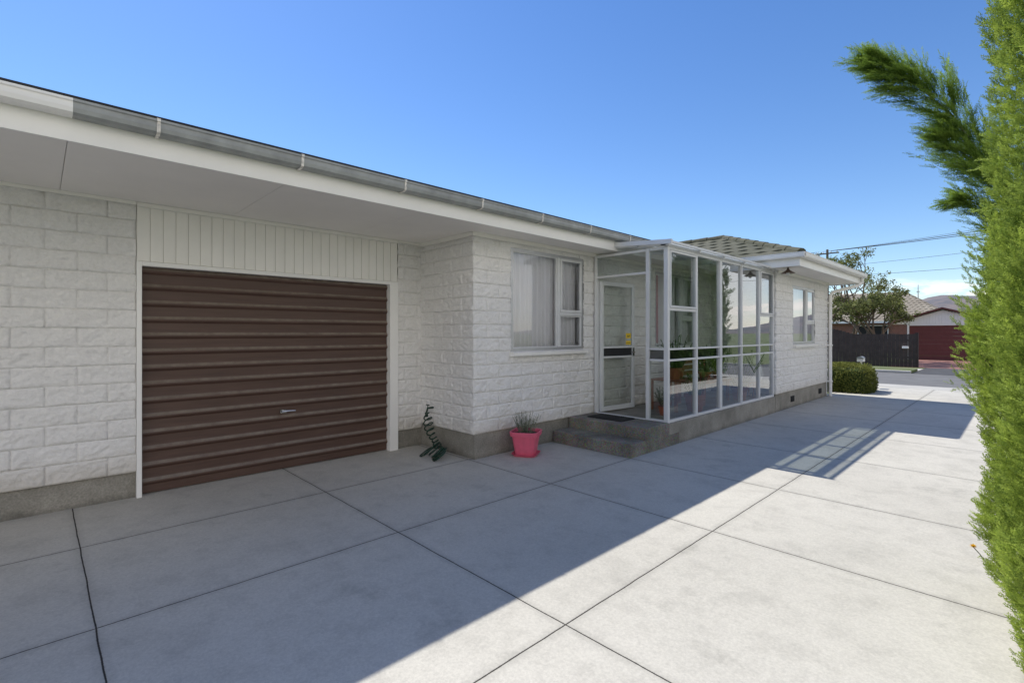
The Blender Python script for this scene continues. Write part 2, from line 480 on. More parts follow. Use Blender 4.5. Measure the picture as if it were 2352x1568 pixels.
b.box(-2.72, -2.70, 9.55, 14.2, ZS-0.015, 2.87); b.box(-4.07, -2.72, 9.55, 9.572, ZS-0.015, 2.87); b.box(-5, -2.72, 14.18, 14.2, ZS-0.015, 2.87)
b.obj("fascia", M_white, house, bevel=0.002)
gp = [(-4.046, 2.905), (-4.046, 2.815), (-3.965, 2.810), (-3.942, 2.822), (-3.935, 2.848), (-3.935, 2.88), (-3.926, 2.886), (-3.926, 2.90), (-3.940, 2.90), (-3.942, 2.85)]
b = MB(); b.extrude(gp, 'Y', 0.14, 9.5); b.obj("gutter", M_gutgrey, house, label="weathered grey metal gutter")
b = MB(); b.extrude([(p+0.002, z-0.001) for p, z in gp], 'Y', -6, 0.15); b.obj("gutter", M_white, house, label="white painted gutter length")
gw = [(p+1.35, z) for p, z in gp]
b = MB(); b.extrude(gw, 'Y', 9.47, 14.25)
b.extrude([(9.548-(p+4.046), z) for p, z in gp], 'X', -3.95, -2.60)
b.quad((-2.6, 9.44, 2.81), (-2.6, 9.548, 2.81), (-2.6, 9.548, 2.9), (-2.6, 9.44, 2.9))
b.quad((-2.695, 14.25, 2.81), (-2.585, 14.25, 2.81), (-2.585, 14.25, 2.9), (-2.695, 14.25, 2.9))
b.obj("gutter", M_white, house, label="white gutter on the projecting wing")
bp = [(-4.0475, 2.805), (-3.962, 2.803), (-3.935, 2.815), (-3.930, 2.848), (-3.929, 2.88), (-3.921, 2.885), (-3.921, 2.904), (-3.945, 2.908)]
for k in range(7):
    y = 0.56+0.93*k
    b = MB(); b.extrude(bp, 'Y', y, y+0.020)
    o = b.obj("gutter_bracket", M_rusty, house)
    sm = o.modifiers.new("s", 'SOLIDIFY'); sm.thickness = 0.003; sm.offset = 1

def tile_face(mb, e0, e1, t0, t1, cw=0.3, course=0.33, amp=0.022, step=0.03, du=0.05):
    e0, e1, t0, t1 = map(Vector, (e0, e1, t0, t1))
    L = (e1-e0); Lh = L.length; ud = L/Lh
    S = (t0-e0) - ud*((t0-e0).dot(ud)); sl = S.length; sd = S/sl
    nrm = ud.cross(sd).normalized()
    if nrm.z < 0: nrm = -nrm
    nc = max(2, int(sl/course))
    a0 = (t0-e0).dot(ud); a1 = (t1-e0).dot(ud)
    nu = int(Lh/du)
    rows = []
    for c in range(nc):
        for f, h in ((c/nc, step), ((c+0.98)/nc, 0.002)):
            lo = a0*f; hi = Lh+(a1-Lh)*f
            row = []
            off = cw*0.5*(c % 2)
            for i in range(nu+1):
                w = lo+(hi-lo)*i/nu
                ph = ((w+off)/cw) % 1.0
                wv = amp*(0.5+0.5*math.cos(2*math.pi*ph)) * (1 if ph < 0.5 else 0.8)
                p = e0+ud*w+sd*(f*sl)+nrm*(h+wv)
                row.append(len(mb.v)); mb.v.append(tuple(p))
            rows.append(row)
    for r0, r1 in zip(rows[:-1], rows[1:]):
        for i in range(nu):
            mb.f.append((r0[i], r0[i+1], r1[i+1], r1[i]))
    base = len(mb.v)
    for i in range(nu+1):
        q = Vector(mb.v[rows[0][i]]); mb.v.append(tuple(q - Vector((0, 0, 0.05))))
    for i in range(nu): mb.f.append((rows[0][i], rows[0][i+1], base+i+1, base+i))

b = MB()
em = 2.868; pm = .29; rzz = em+5.01*pm
tile_face(b, (-3.995, -6, em+.012), (-3.995, 9.6, em+.012), (-9, -6, rzz), (-9, 9.6, rzz), amp=.006)
tile_face(b, (-4.6, 9.6, em+.2), (-4.6, 14, em+.2), (-9, 9.6, rzz), (-9, 14, rzz), du=0.15)
tile_face(b, (-13.4, 14, em), (-13.4, -6, em), (-9, 14, rzz), (-9, -6, rzz), du=0.3)
ez = 2.885
ry = 11.87; rx = -2.63-2.36; rz = ez+2.36*.375
tile_face(b, (-9, 9.51, ez), (-2.63, 9.51, ez), (-9, ry, rz), (rx, ry, rz), amp=.014, step=.016)
tile_face(b, (-2.63, 9.51, ez), (-2.63, 14.23, ez), (rx, ry, rz), (rx, ry+.001, rz), amp=.014, step=.016)
tile_face(b, (-2.63, 14.23, ez), (-9, 14.23, ez), (rx, ry, rz), (-9, ry, rz), du=0.1)
roof = b.obj("roof", M_tile, house, label="mossy grey-green concrete tile roof")
b = MB(); b.box(-3.99, -3.972, -6, 9.45, 2.89, 2.932); b.obj("eave_edge", M_tiledark, roof)
def ridge(p, q, r=0.08):
    mb = MB(); p, q = Vector(p), Vector(q); n = max(2, int((q-p).length/0.4))
    for i in range(n):
        a = p+(q-p)*(i/n); c = p+(q-p)*((i+1.12)/n)
        mb.tube([a, c], [r*1.08, r*0.92], 10)
    mb.obj("ridge_capping", M_tile, roof)
ridge((rx, ry, rz), (-7, ry, rz)); ridge((-2.68, 9.56, ez+.01), (rx, ry, rz)); ridge((-2.68, 14.2, ez+.01), (rx, ry, rz))
ridge((-9, -6, rzz), (-9, 14, rzz))
for y in (-5.9, 13.9):
    b = MB(); b.quad((-4.1, y, ZS), (-13.3, y, ZS), (-13.3, y, 2.88), (-9, y, 4.2), (-4.1, y, 2.87)); b.obj("gable", M_white, house)
b = MB(); b.quad((-4.09, -5.9, 2.86), (-4.09, 9.5, 2.86), (-13.3, 9.5, 2.86), (-13.3, -5.9, 2.86)); b.obj("ceiling", M_white, house)

b = MB()
b.tube([(-2.66, 14.1, 2.80), (-2.66, 14.1, 2.70), (-2.72, 14.0, 2.63), (-3.12, 13.55, 2.47), (-3.17, 13.5, 2.38), (-3.17, 13.5, 0.02)], 0.036, 12)
for z in (2.2, 1.2, 0.35): b.box(-3.25, -3.13, 13.455, 13.545, z, z+0.03)
b.obj("downpipe", M_white, house, smooth=False)
b = MB(); b.lathe([(0.0, 0.075), (0.02, 0.073), (0.035, 0.05), (0.08, 0.02), (0.12, 0.0), (0.115, -0.003), (0.03, 0.03)], (-2.97, 9.82, 2.59), 24)
b.tube([(-2.97, 9.82, 2.63), (-2.97, 9.82, ZS)], 0.014, 10)
lamp = b.obj("porch_lamp", M_brown, house, smooth=True)
b = MB(); b.lathe([(0.0, -0.04), (0.025, -0.03), (0.03, -0.005), (0.02, 0.03)], (-2.97, 9.82, 2.59), 16)
b.obj("bulb", M_bag, lamp, smooth=True)

def curtain(name, parent, X, y0, y1, z0, z1, mat=M_curtain, amp=0.02, per=0.07, seed=0):
    b = MB(); n = int((y1-y0)/0.008)
    for j, z in enumerate((z0, (z0+z1)/2, z1)):
        for i in range(n+1):
            y = y0+(y1-y0)*i/n
            w = math.sin(2*math.pi*y/per+3*noise.noise(Vector((y*4, seed, 0))))*amp*(1.0+0.5*noise.noise(Vector((y*6, j*0.7, seed))))
            b.v.append((X+w, y+0.006*j*math.sin(y*31), z))
    for j in range(2):
        for i in range(n): b.f.append((j*(n+1)+i, j*(n+1)+i+1, (j+1)*(n+1)+i+1, (j+1)*(n+1)+i))
    return b.obj(name, mat, parent, smooth=True)

def window(parent, X, y0, y1, z0, z1, mull, transom, cur=((0.0, 1.0),), pink=False):
    X -= 0.035
    fr = MB(); w = 0.038
    fr.box(X-0.04, X+0.045, y0, y0+w, z0, z1); fr.box(X-0.04, X+0.045, y1-w, y1, z0, z1)
    fr.box(X-0.04, X+0.045, y0+w, y1-w, z0, z0+w); fr.box(X-0.04, X+0.045, y0+w, y1-w, z1-w, z1)
    F = fr.obj("window", M_alu, parent, bevel=0.003)
    s = MB()
    ym = y0+(y1-y0)*mull; zt = z0+(z1-z0)*transom
    s.box(X-0.03, X+0.05, ym-0.025, ym+0.025, z0+w, z1-w)
    s.box(X-0.03, X+0.05, ym+0.025, y1-w, zt-0.02, zt+0.02)
    def sash(a0, a1, c0, c1, x, t=0.03):
        s.box(x-0.012, x+0.02, a0, a0+t, c0, c1); s.box(x-0.012, x+0.02, a1-t, a1, c0, c1)
        s.box(x-0.012, x+0.02, a0+t, a1-t, c0, c0+t); s.box(x-0.012, x+0.02, a0+t, a1-t, c1-t, c1)
    sash(y0+w, ym-0.028, z0+w, z1-w, X+0.02, 0.014)
    sash(ym+0.03, y1-w-0.002, zt+0.024, z1-w-0.002, X+0.036, 0.034)
    sash(ym+0.03, y1-w-0.002, z0+w+0.002, zt-0.024, X+0.02, 0.014)
    s.obj("sash", M_frame, F, bevel=0.002)
    g = MB(); e = 0.02
    g.quad((X+0.018, y0+w, z0+w), (X+0.018, ym, z0+w), (X+0.018, ym, z1-w), (X+0.018, y0+w, z1-w))
    g.quad((X+0.034, ym+e, zt), (X+0.034, y1-w, zt), (X+0.034, y1-w, z1-w), (X+0.034, ym+e, z1-w))
    g.quad((X+0.018, ym, z0+w), (X+0.018, y1-w, z0+w), (X+0.018, y1-w, zt), (X+0.018, ym, zt))
    g.obj("glass", M_glass, F)
    si = MB(); si.extrude([(X-0.04, z0-0.002), (X+0.115, z0-0.016), (X+0.115, z0-0.06), (X-0.04, z0-0.06)], 'Y', y0-0.02, y1+0.03, closed=True)
    si.obj("sill", M_board, F, bevel=0.004)
    for k, (a, c) in enumerate(cur):
        curtain("curtain", F, X-0.055-0.03*k, y0+(y1-y0)*a, y0+(y1-y0)*c, z0-0.05, z1-0.01, seed=k, amp=.016, per=.085)
    if pink: curtain("curtain", F, X-0.03, y0+0.05, y0+0.25, z0-0.03, z1-0.02, M_pinkc, amp=.012)
    r = MB()
    r.box(X-0.12, X+0.03, y0-0.02, y0-0.001, z0-0.03, z1+0.02); r.box(X-0.12, X+0.03, y1+0.001, y1+0.02, z0-0.03, z1+0.02)
    r.box(X-0.12, X+0.03, y0-0.02, y1+0.02, z1+0.001, z1+0.02)
    r.obj("reveal", M_white, F)
    return F
window(house, XM, *W1, 0.63, 0.38, cur=((0.02, 0.64), (0.60, 0.99)))
window(house, XM, *W2, 0.63, 0.38, cur=((0.1, 0.62), (0.66, 0.99)), pink=True)
window(house, XW, *W3, 0.6, 0.38, cur=((0.02, 0.5), (0.55, 0.99)))

b = MB(); b.box(XM+0.012, -3.25, 5.10, 6.3, -0.05, 0.165); b.obj("step", M_step, house, bevel=0.012)
b = MB(); b.box(XM+0.013, -3.252, 5.44, 6.02, 0.14, 0.315); b.obj("step", M_step, house, bevel=0.012)

# ------------------------------------------------------------------ CONSERVATORY
cons = thing("conservatory", (-3.9, 8, 0.3), "glazed lean-to conservatory with white aluminium frames and open door", "conservatory")
XF = -3.30; YS = 6.04; YE = 10.03
b = MB(); b.box(-3.5, -3.252, 6.022, YE, -0.05, 0.30); b.box(XM+0.02, -3.5, 6.022, YE, 0.1, 0.30)
b.obj("floor", M_found, cons, bevel=0.006)
posts = [6.04, 6.86, 7.68, 8.50, 9.30, 9.995]
fr = MB(); zb, zt = 0.302, 2.655
for i, y in enumerate(posts):
    w = 0.022 if i != 2 else 0.038
    if i == 0: w = 0.028
    fr.box(XF-0.03, XF+0.03, y-w, y+w, zb, zt)
for y0, y1, k in [(posts[i], posts[i+1], i) for i in range(5)]:
    for z, h in ((zb+0.018, 0.018), (1.285, 0.013), (1.135, 0.014), (zt-0.018, 0.018)):
        fr.box(XF-0.024, XF+0.024, y0+0.02, y1-0.02, z-h, z+h)
    if k in (0, 4):
        fr.box(XF-0.024, XF+0.024, y0+0.02, y1-0.02, 1.805, 1.84)
        t = 0.026; x = XF+0.026; a0, a1, c0, c1 = y0+0.03, y1-0.03, 1.845, zt-0.045
        fr.box(x, x+0.014, a0, a0+t, c0, c1); fr.box(x, x+0.014, a1-t, a1, c0, c1); fr.box(x, x+0.014, a0+t, a1-t, c0, c0+t); fr.box(x, x+0.014, a0+t, a1-t, c1-t, c1)
for x, w in ((-3.575, 0.026), (-4.445, 0.020)):
    fr.box(x-w, x+w, YS-0.028, YS+0.028, zb, zt)
fr.box(-4.42, -3.606, YS-0.025, YS+0.025, 2.315, 2.345)
fr.box(-4.42, -3.606, YS-0.025, YS+0.025, zt-0.035, zt)
fr.box(-3.545, XF-0.03, YS-0.025, YS+0.025, zt-0.035, zt)
for z, h in ((zb+0.018, .018), (1.285, .013), (1.135, .014)): fr.box(-3.545, XF-0.03, YS-0.025, YS+0.025, z-h, z+h)
fr.box(-4.42, -3.606, YS-0.03, YS+0.03, zb, zb+0.02)
fr.obj("frame", M_frame, cons, bevel=0.003)
for i in range(5):
    g = MB(); y0, y1 = posts[i]+0.02, posts[i+1]-0.02; g.quad((XF, y0, zb+.02), (XF, y1, zb+.02), (XF, y1, zt-.02), (XF, y0, zt-.02)); g.obj("glass_pane", M_cglass, cons)
    MB().box(XF-0.012, XF-0.004, y0, y1, 1.149, 1.272).obj("mid_panel", M_blackp, cons)
MB().box(-3.55, XF-0.03, YS+.004, YS+.012, 1.149, 1.272).obj("mid_panel", M_blackp, cons)
g = MB(); g.quad((-3.56, YS, zb), (XF-.01, YS, zb), (XF-.01, YS, zt-.01), (-3.56, YS, zt-.01)); g.obj("glass_pane", M_cglass, cons)
g = MB(); g.quad((-4.43, YS, 2.34), (-3.59, YS, 2.34), (-3.59, YS, zt-.02), (-4.43, YS, zt-.02)); g.obj("glass_pane", M_cglass, cons)
b = MB(); n = 60
for i in range(n*4+1):
    y = 5.96+(10.03-5.96)*i/(n*4); w = 0.008*math.sin(2*math.pi*i/4)
    b.v += [(-4.046, y, 2.765+w), (-3.18, y, 2.70+w)]
for i in range(n*4): b.f.append((2*i, 2*i+1, 2*i+3, 2*i+2))
croof = b.obj("roof", M_rglass, cons, smooth=True, label="clear corrugated lean-to roof")
b = MB()
for y in [5.97]+posts[1:]:
    v0 = len(b.v)
    for x, z in ((-4.046, 2.735), (-3.22, 2.672)):
        b.v += [(x, y-0.02, z-0.02), (x, y+0.02, z-0.02), (x, y+0.02, z+0.018), (x, y-0.02, z+0.018)]
    b.f += [(v0+i, v0+(i+1) % 4, v0+4+(i+1) % 4, v0+4+i) for i in range(4)] + [(v0, v0+3, v0+2, v0+1), (v0+4, v0+5, v0+6, v0+7)]
b.box(-3.34, -3.265, 5.95, 10.0, 2.657, 2.687)
b.box(-3.20, -3.175, 5.94, 10.0, 2.68, 2.71)
b.box(-3.70, -3.665, 5.95, 10.0, 2.68, 2.70)
v0 = len(b.v)
for x, z in ((-4.05, 2.75), (-3.17, 2.685)):
    b.v += [(x, 5.92, z-0.02), (x, 5.955, z-0.02), (x, 5.955, z+0.04), (x, 5.92, z+0.04)]
b.f += [(v0+i, v0+(i+1) % 4, v0+4+(i+1) % 4, v0+4+i) for i in range(4)] + [(v0, v0+3, v0+2, v0+1), (v0+4, v0+5, v0+6, v0+7)]
b.obj("rafter", M_frame, croof)
hx, hy = -4.405, 6.075; ang = math.radians(84)
dirn = Vector((math.cos(ang), math.sin(ang), 0)); nv = Vector((math.sin(ang), -math.cos(ang), 0))
DW = 0.79
def dbox(mb, a0, a1, c0, c1, t0=-0.018, t1=0.018):
    v0 = len(mb.v)
    for t in (t0, t1):
        for a, c in ((a0, c0), (a1, c0), (a1, c1), (a0, c1)):
            p = Vector((hx, hy, 0))+dirn*a+nv*t; mb.v.append((p.x, p.y, c))
    mb.f += [(v0, v0+1, v0+2, v0+3), (v0+7, v0+6, v0+5, v0+4)] + [(v0+i, v0+4+i, v0+4+(i+1) % 4, v0+(i+1) % 4) for i in range(4)]
b = MB(); zd0, zd1 = 0.325, 2.28
dbox(b, 0, 0.06, zd0, zd1); dbox(b, DW-0.06, DW, zd0, zd1); dbox(b, 0.06, DW-0.06, zd0, zd0+0.07); dbox(b, 0.06, DW-0.06, zd1-0.06, zd1)
dbox(b, 0.06, DW-0.06, 1.27, 1.30); dbox(b, 0.06, DW-0.06, 1.12, 1.15)
door = b.obj("door", M_frame, cons, bevel=0.003, label="white aluminium glazed door standing open")
b = MB(); dbox(b, 0.06, DW-0.06, 1.151, 1.269, -0.006, 0.006); b.obj("kick_panel", M_black, door)
for c0, c1 in ((zd0+.06, 1.13), (1.29, zd1-.05)):
    g = MB(); pts = []
    for a, c in ((0.055, c0), (DW-.055, c0), (DW-.055, c1), (0.055, c1)):
        p = Vector((hx, hy, 0))+dirn*a; pts.append((p.x, p.y, c))
    g.quad(*pts); g.obj("glass", M_dglass, door)
b = MB()
dbox(b, DW-0.05, DW-0.02, 1.14, 1.27, 0.0185, 0.03)
p = Vector((hx, hy, 1.2))+dirn*(DW-0.035)+nv*0.05
b.tube([p-nv*0.03, p, p-dirn*0.10], 0.009, 8)
b.obj("handle", M_steel, door)
for c0, c1, lines in ((1.42, 1.50, ((.455, .465, .18, .10), (.438, .445, .18, .12))), (1.32, 1.38, ((.342, .352, .19, .09),))):
    b = MB(); dbox(b, DW-0.20, DW-0.08, c0, c1, 0.004, 0.006); st_ = b.obj("sticker", M_yellow, door)
    for l in lines:
        b = MB(); dbox(b, DW-l[2], DW-l[3], 1+l[0], 1+l[1], 0.0065, 0.007); b.obj("sticker_print", M_black, door)

b = MB(); b.box(-4.28, -3.72, 5.60, 5.93, 0.3155, 0.33)
for i in range(18): b.box(-4.27+i*0.0305, -4.25+i*0.0305, 5.61, 5.92, 0.33, 0.334)
o = b.obj("doormat", M_black, None); o["label"] = "black ribbed doormat lying on the concrete step"; o["category"] = "doormat"

# ------------------------------------------------------------------ leafy helpers
def blades(nb, base, spread, h, w, rg, lean=0.5, leaflets=3):
    out = []
    for _ in range(nb):
        a = rg.uniform(0, 2*math.pi); r = rg.uniform(0, spread)
        p = np.array([base[0]+r*math.cos(a), base[1]+r*math.sin(a), base[2]])
        d = np.array([math.cos(a)*lean*rg.uniform(.2, 1), math.sin(a)*lean*rg.uniform(.2, 1), 1.0]); d /= np.linalg.norm(d)
        L = h*rg.uniform(.4, 1.0)
        s = np.cross(d, [rg.normal(), rg.normal(), 0.2]); s /= np.linalg.norm(s)+1e-6
        seg = 3
        for k in range(seg):
            q0 = p+d*L*k/seg; q1 = p+d*L*(k+1)/seg
            out.append([q0-s*w, q0+s*w, q1+s*w*.8, q1-s*w*.8])
            for _ in range(leaflets):
                q = q0+(q1-q0)*rg.uniform(); e = rg.normal(size=3); e /= np.linalg.norm(e); e = e*.6+d*.7
                t = np.cross(e, rg.normal(size=3)); t /= np.linalg.norm(t)+1e-6
                l = w*9
                out.append([q, q+e*l*.5+t*w*1.3, q+e*l, q+e*l*.5-t*w*1.3])
    return np.array(out)

def leaf_cloud(centers, radii, n_each, size, rg, squash=0.8):
    out = []; tints = []
    for c, r in zip(centers, radii):
        n = n_each
        d = rg.normal(size=(n, 3)); d /= np.linalg.norm(d, axis=1)[:, None]
        rad = r*rg.uniform(0.2, 1.0, size=(n, 1))**0.6
        p = np.array(c)+d*rad*np.array([1, 1, squash])
        e = rg.normal(size=(n, 3)); e /= np.linalg.norm(e, axis=1)[:, None]
        t = np.cross(e, rg.normal(size=(n, 3))); t /= np.linalg.norm(t, axis=1)[:, None]
        s = size*rg.uniform(.6, 1.3, size=(n, 1))
        out.append(np.stack([p, p+e*s*.5+t*s*.3, p+e*s, p+e*s*.5-t*s*.3], 1))
        tints.append(np.clip(rg.normal(.45, .25, n)+0.25*d[:, 2], 0, 1))
    return np.concatenate(out), np.concatenate(tints)

pc = (-4.25, 4.33, 0.0)
pot = thing("flower_pot", pc, "pink plastic pot with saucer holding a lavender plant", "flower pot")
b = MB(); b.lathe([(0.115, 0.012), (0.118, 0.02), (0.155, 0.245), (0.175, 0.25), (0.182, 0.30), (0.172, 0.305), (0.165, 0.30), (0.155, 0.26), (0.0, 0.26)], pc, 48, sq=0.75, rot=0.5)
b.obj("pot", M_pink, pot)
b = MB(); b.lathe([(0.0, 0.004), (0.135, 0.004), (0.165, 0.035), (0.158, 0.036), (0.13, 0.014), (0.0, 0.012)], pc, 48, sq=0.75, rot=0.5); b.obj("saucer", M_pink, pot)
b = MB(); b.lathe([(0.15, 0.27), (0.08, 0.285), (0.0, 0.29)], pc, 24); b.obj("soil", M_soil, pot)
arr = blades(120, (pc[0], pc[1], 0.28), 0.10, 0.27, 0.0017, rng, 0.6, 5)
quads_mesh("plant", arr, M_lav, pot, rng.uniform(0, 1, len(arr)))
hose = thing("garden_hose", (-4.9, 3.5, 0), "dark green coiled garden hose hanging from a wall tap", "garden hose")
pts = []
P0 = Vector((-5.27, 3.58, 0.46)); P1 = Vector((-4.96, 3.50, 0.12)); P2 = Vector((-4.84, 3.42, 0.05))
turns = 8
ax = (P1-P0).normalized(); e1 = ax.cross(Vector((0, 1, 0))).normalized(); e2 = ax.cross(e1)
for i in range(turns*20):
    f = i/(turns*20)
    c = P0.lerp(P1, f) + Vector((-0.03*math.sin(f*6), 0, -0.06*math.sin(f*math.pi)))
    a = 2*math.pi*turns*f; r = 0.048+0.012*math.sin(f*7)
    pts.append(c+e1*math.cos(a)*r+e2*math.sin(a)*r+ax*0.012*math.sin(a))
for i in range(8*20):
    f = i/(8*20); a = 2*math.pi*8*f
    c = P2+Vector((0.15*math.sin(f*5)-0.05, 0.04*math.cos(f*9), 0.015*math.sin(f*11)))
    pts.append(c+Vector((0.085*math.cos(a), 0.05*math.sin(a)*1.2, 0.055*math.sin(a+0.8)+0.02)))
for p in pts: p.z = max(p.z, 0.012); p.y = min(p.y, 3.655)
b = MB(); b.tube(pts, 0.0080, 7); b.obj("tube", M_hose, hose, smooth=True)
b = MB(); b.tube([(-5.30, 3.69, 0.54), (-5.30, 3.60, 0.54), (-5.30, 3.58, 0.48)], 0.014, 8); b.tube([(-5.33, 3.60, 0.58), (-5.27, 3.60, 0.58)], 0.008, 8); b.tube([(-5.30, 3.60, .54), (-5.30, 3.60, .58)], 0.006, 8)
b.tube([(-5.30, 3.58, .49), (-5.295, 3.58, .43)], 0.02, 10)
b.obj("tap", M_hose, hose)

def potplant(name, c, r, h, ph, lab, mat=M_terra, leafm=M_cypdark, nb=40):
    t = thing(name, c, lab, "potted plant")
    b = MB(); b.lathe([(0.0, 0.0), (r*.7, 0.0), (r*.95, h*.8), (r*1.05, h*.8), (r*1.08, h), (r*.95, h), (r*.9, h*.85), (0, h*.85)], c, 24); b.obj("pot", mat, t, smooth=False)
    a = blades(nb, (c[0], c[1], c[2]+h*.85), r*.6, ph, 0.006, rng, 0.7)
    quads_mesh("plant", a, leafm, t, rng.uniform(0.1, 1, len(a)))
tb = thing("plant_table", (-3.85, 7.25, 0.3), "low wooden table carrying potted plants inside the conservatory", "table")
b = MB()
for i in range(4): b.box(-4.1+i*0.12, -3.99+i*0.12, 6.95, 7.6, 0.76, 0.785)
b.obj("table_top", M_wood, tb, bevel=0.004)
for x, y in ((-4.07, 6.98), (-3.66, 6.98), (-4.07, 7.56), (-3.66, 7.56)):
    b = MB(); b.box(x-0.02, x+0.02, y-0.02, y+0.02, 0.301, 0.759); b.obj("leg", M_wood, tb)
potplant("potted_plant", (-3.75, 7.08, 0.786), 0.11, 0.18, 0.55, "terracotta pot with tall plant on the wooden table")
potplant("potted_plant", (-3.85, 7.42, 0.786), 0.09, 0.15, 0.35, "small terracotta pot on the wooden table")
bn = thing("bench", (-3.8, 8.4, 0.3), "slatted reddish wooden bench inside the conservatory", "bench")
b = MB()
for i in range(5): b.box(-4.05+i*0.09, -3.975+i*0.09, 7.9, 8.95, 0.66, 0.685)
b.obj("seat", M_wood, bn)
b = MB()
for i in range(3): b.box(-4.10, -4.08, 7.9, 8.95, 0.77+i*.1, 0.84+i*.1)
b.obj("backrest", M_wood, bn)
for x, y, h in ((-4.07, 7.95, 1.06), (-3.68, 7.95, .659), (-4.07, 8.9, 1.06), (-3.68, 8.9, .659)):
    b = MB()
    if h < 1: b.box(x-0.022, x+0.022, y-0.022, y+0.022, 0.301, h)
    else: b.box(x-0.05, x-0.012, y-0.022, y+0.022, 0.301, 1.06)
    b.obj("leg", M_wood, bn)
potplant("potted_plant", (-3.75, 8.15, 0.686), 0.10, 0.16, 0.5, "terracotta pot with green plant on the bench")
potplant("potted_plant", (-3.75, 8.65, 0.686), 0.09, 0.14, 0.4, "small pot with yellow-green plant on the bench", leafm=M_cyp)
potplant("potted_plant", (-3.52, 7.3, 0.301), 0.15, 0.26, 0.4, "large terracotta pot on the conservatory floor")
potplant("potted_plant", (-3.65, 6.6, 0.301), 0.08, 0.13, 0.3, "small pot with leafy plant on the conservatory floor", leafm=M_lav)
potplant("potted_plant", (-3.55, 9.1, 0.301), 0.14, 0.24, 0.8, "pot with tall leafy plant on the conservatory floor")
b = MB()
b.lathe([(0.0, 0.0), (0.16, 0.0), (0.2, 0.12), (0.19, 0.28), (0.12, 0.38), (0.05, 0.42), (0.09, 0.48), (0.0, 0.5)], (-3.55, 9.65, 0.60), 20)
for i, v in enumerate(b.v):
    d = noise.noise(Vector(v)*9)*0.05; b.v[i] = (v[0]+d, v[1]+d, v[2]+d*.5 if v[2] > 0.61 else v[2])
o = b.obj("plastic_bag", M_bag, None, smooth=True); o["label"] = "tied white plastic bag standing on a small stool"; o["category"] = "bag"
st = thing("stool", (-3.55, 9.65, .3), "small wooden stool under a white bag", "stool")
b = MB(); b.lathe([(0, .27), (.17, .27), (.17, .299), (0, .299)], (-3.55, 9.65, .3), 20); b.obj("seat", M_wood, st)
for a in range(4):
    b = MB(); q = (-3.55+.12*math.cos(a*1.57+.7), 9.65+.12*math.sin(a*1.57+.7)); b.tube([(q[0], q[1], .57), (q[0], q[1], .301)], .015, 8); b.obj("leg", M_wood, st)

# ------------------------------------------------------------------ CONIFERS
def spray_template(rg, L=0.12, npos=7, a_lo=32, a_hi=50, side=.42, w0_=.024):
    Q = []
    def chain(p, d, up, length, w, n):
        s = np.cross(d, up); s /= np.linalg.norm(s)
        q = p.copy(); dd = d.copy()
        for k in range(n):
            dd = dd+rg.normal(size=3)*.06; dd /= np.linalg.norm(dd)
            q1 = q+dd*length/n
            w0 = w*(1-.35*k/n); w1 = w*(1-.35*(k+1)/n)
            tw = up*rg.normal()*.4*w
            Q.append([q-s*w0+tw, q+s*w0-tw, q1+s*w1-tw, q1-s*w1+tw]); q = q1
        return q
    X = np.array([1., 0, 0]); Z = np.array([0, 0, 1.])
    chain(np.zeros(3), X, Z, L, L*w0_*.9, 3)
    for i in range(npos):
        f = (i+0.6)/npos
        for sg in (-1, 1):
            a = math.radians(rg.uniform(a_lo, a_hi))*sg
            d = np.array([math.cos(a), math.sin(a), rg.normal()*.3]); d /= np.linalg.norm(d)
            p = X*L*f + rg.normal(size=3)*.002
            l = L*side*(1-f*.65)*rg.uniform(.7, 1.2)
            chain(p, d, Z, l, L*w0_, 1)
            for da, fr_ in ((-.6, .5), (.55, .4)):
                a2 = a+sg*da; d2 = np.array([math.cos(a2), math.sin(a2), rg.normal()*.3])
                chain(p+d*l*.45, d2, Z, l*fr_, L*w0_*.9, 1)
    return np.array(Q)
TEMPL = [spray_template(rng) for _ in range(8)]
STRAND = [spray_template(rng, npos=7, a_lo=20, a_hi=40, side=.34, w0_=.012) for _ in range(6)]

def place_sprays(P, D, S, rg, tint0, templ):
    out = []; tint = []
    n = len(P)
    which = rg.integers(0, len(templ), n)
    D = D/np.linalg.norm(D, axis=1)[:, None]
    U = rg.normal(size=(n, 3)); U -= (U*D).sum(1)[:, None]*D; U /= np.linalg.norm(U, axis=1)[:, None]
    R = np.cross(U, D)
    for w in range(len(templ)):
        m = which == w
        if not m.any(): continue
        T = templ[w]
        Mx = np.stack([D[m], R[m], U[m]], 1)*S[m][:, None, None]
        q = np.einsum('fvc,kcd->kfvd', T, Mx)+P[m][:, None, None, :]
        out.append(q.reshape(-1, 4, 3))
        tt = np.repeat(tint0[m], len(T)).reshape(-1, len(T))
        xx = T[:, :, 0].mean(1)/0.12
        tt = tt*0.75+xx[None, :]*0.35+rg.normal(size=tt.shape)*.06
        tint.append(np.clip(tt, 0, 1).reshape(-1))
    return np.concatenate(out), np.concatenate(tint)

def rad_prof(h, H, r):
    f = h/H
    base = np.clip(0.86+0.6*f, 0, 1)
    top = np.clip((1-f)/0.45, 0, 1)**0.7
    return r*np.minimum(base, top)

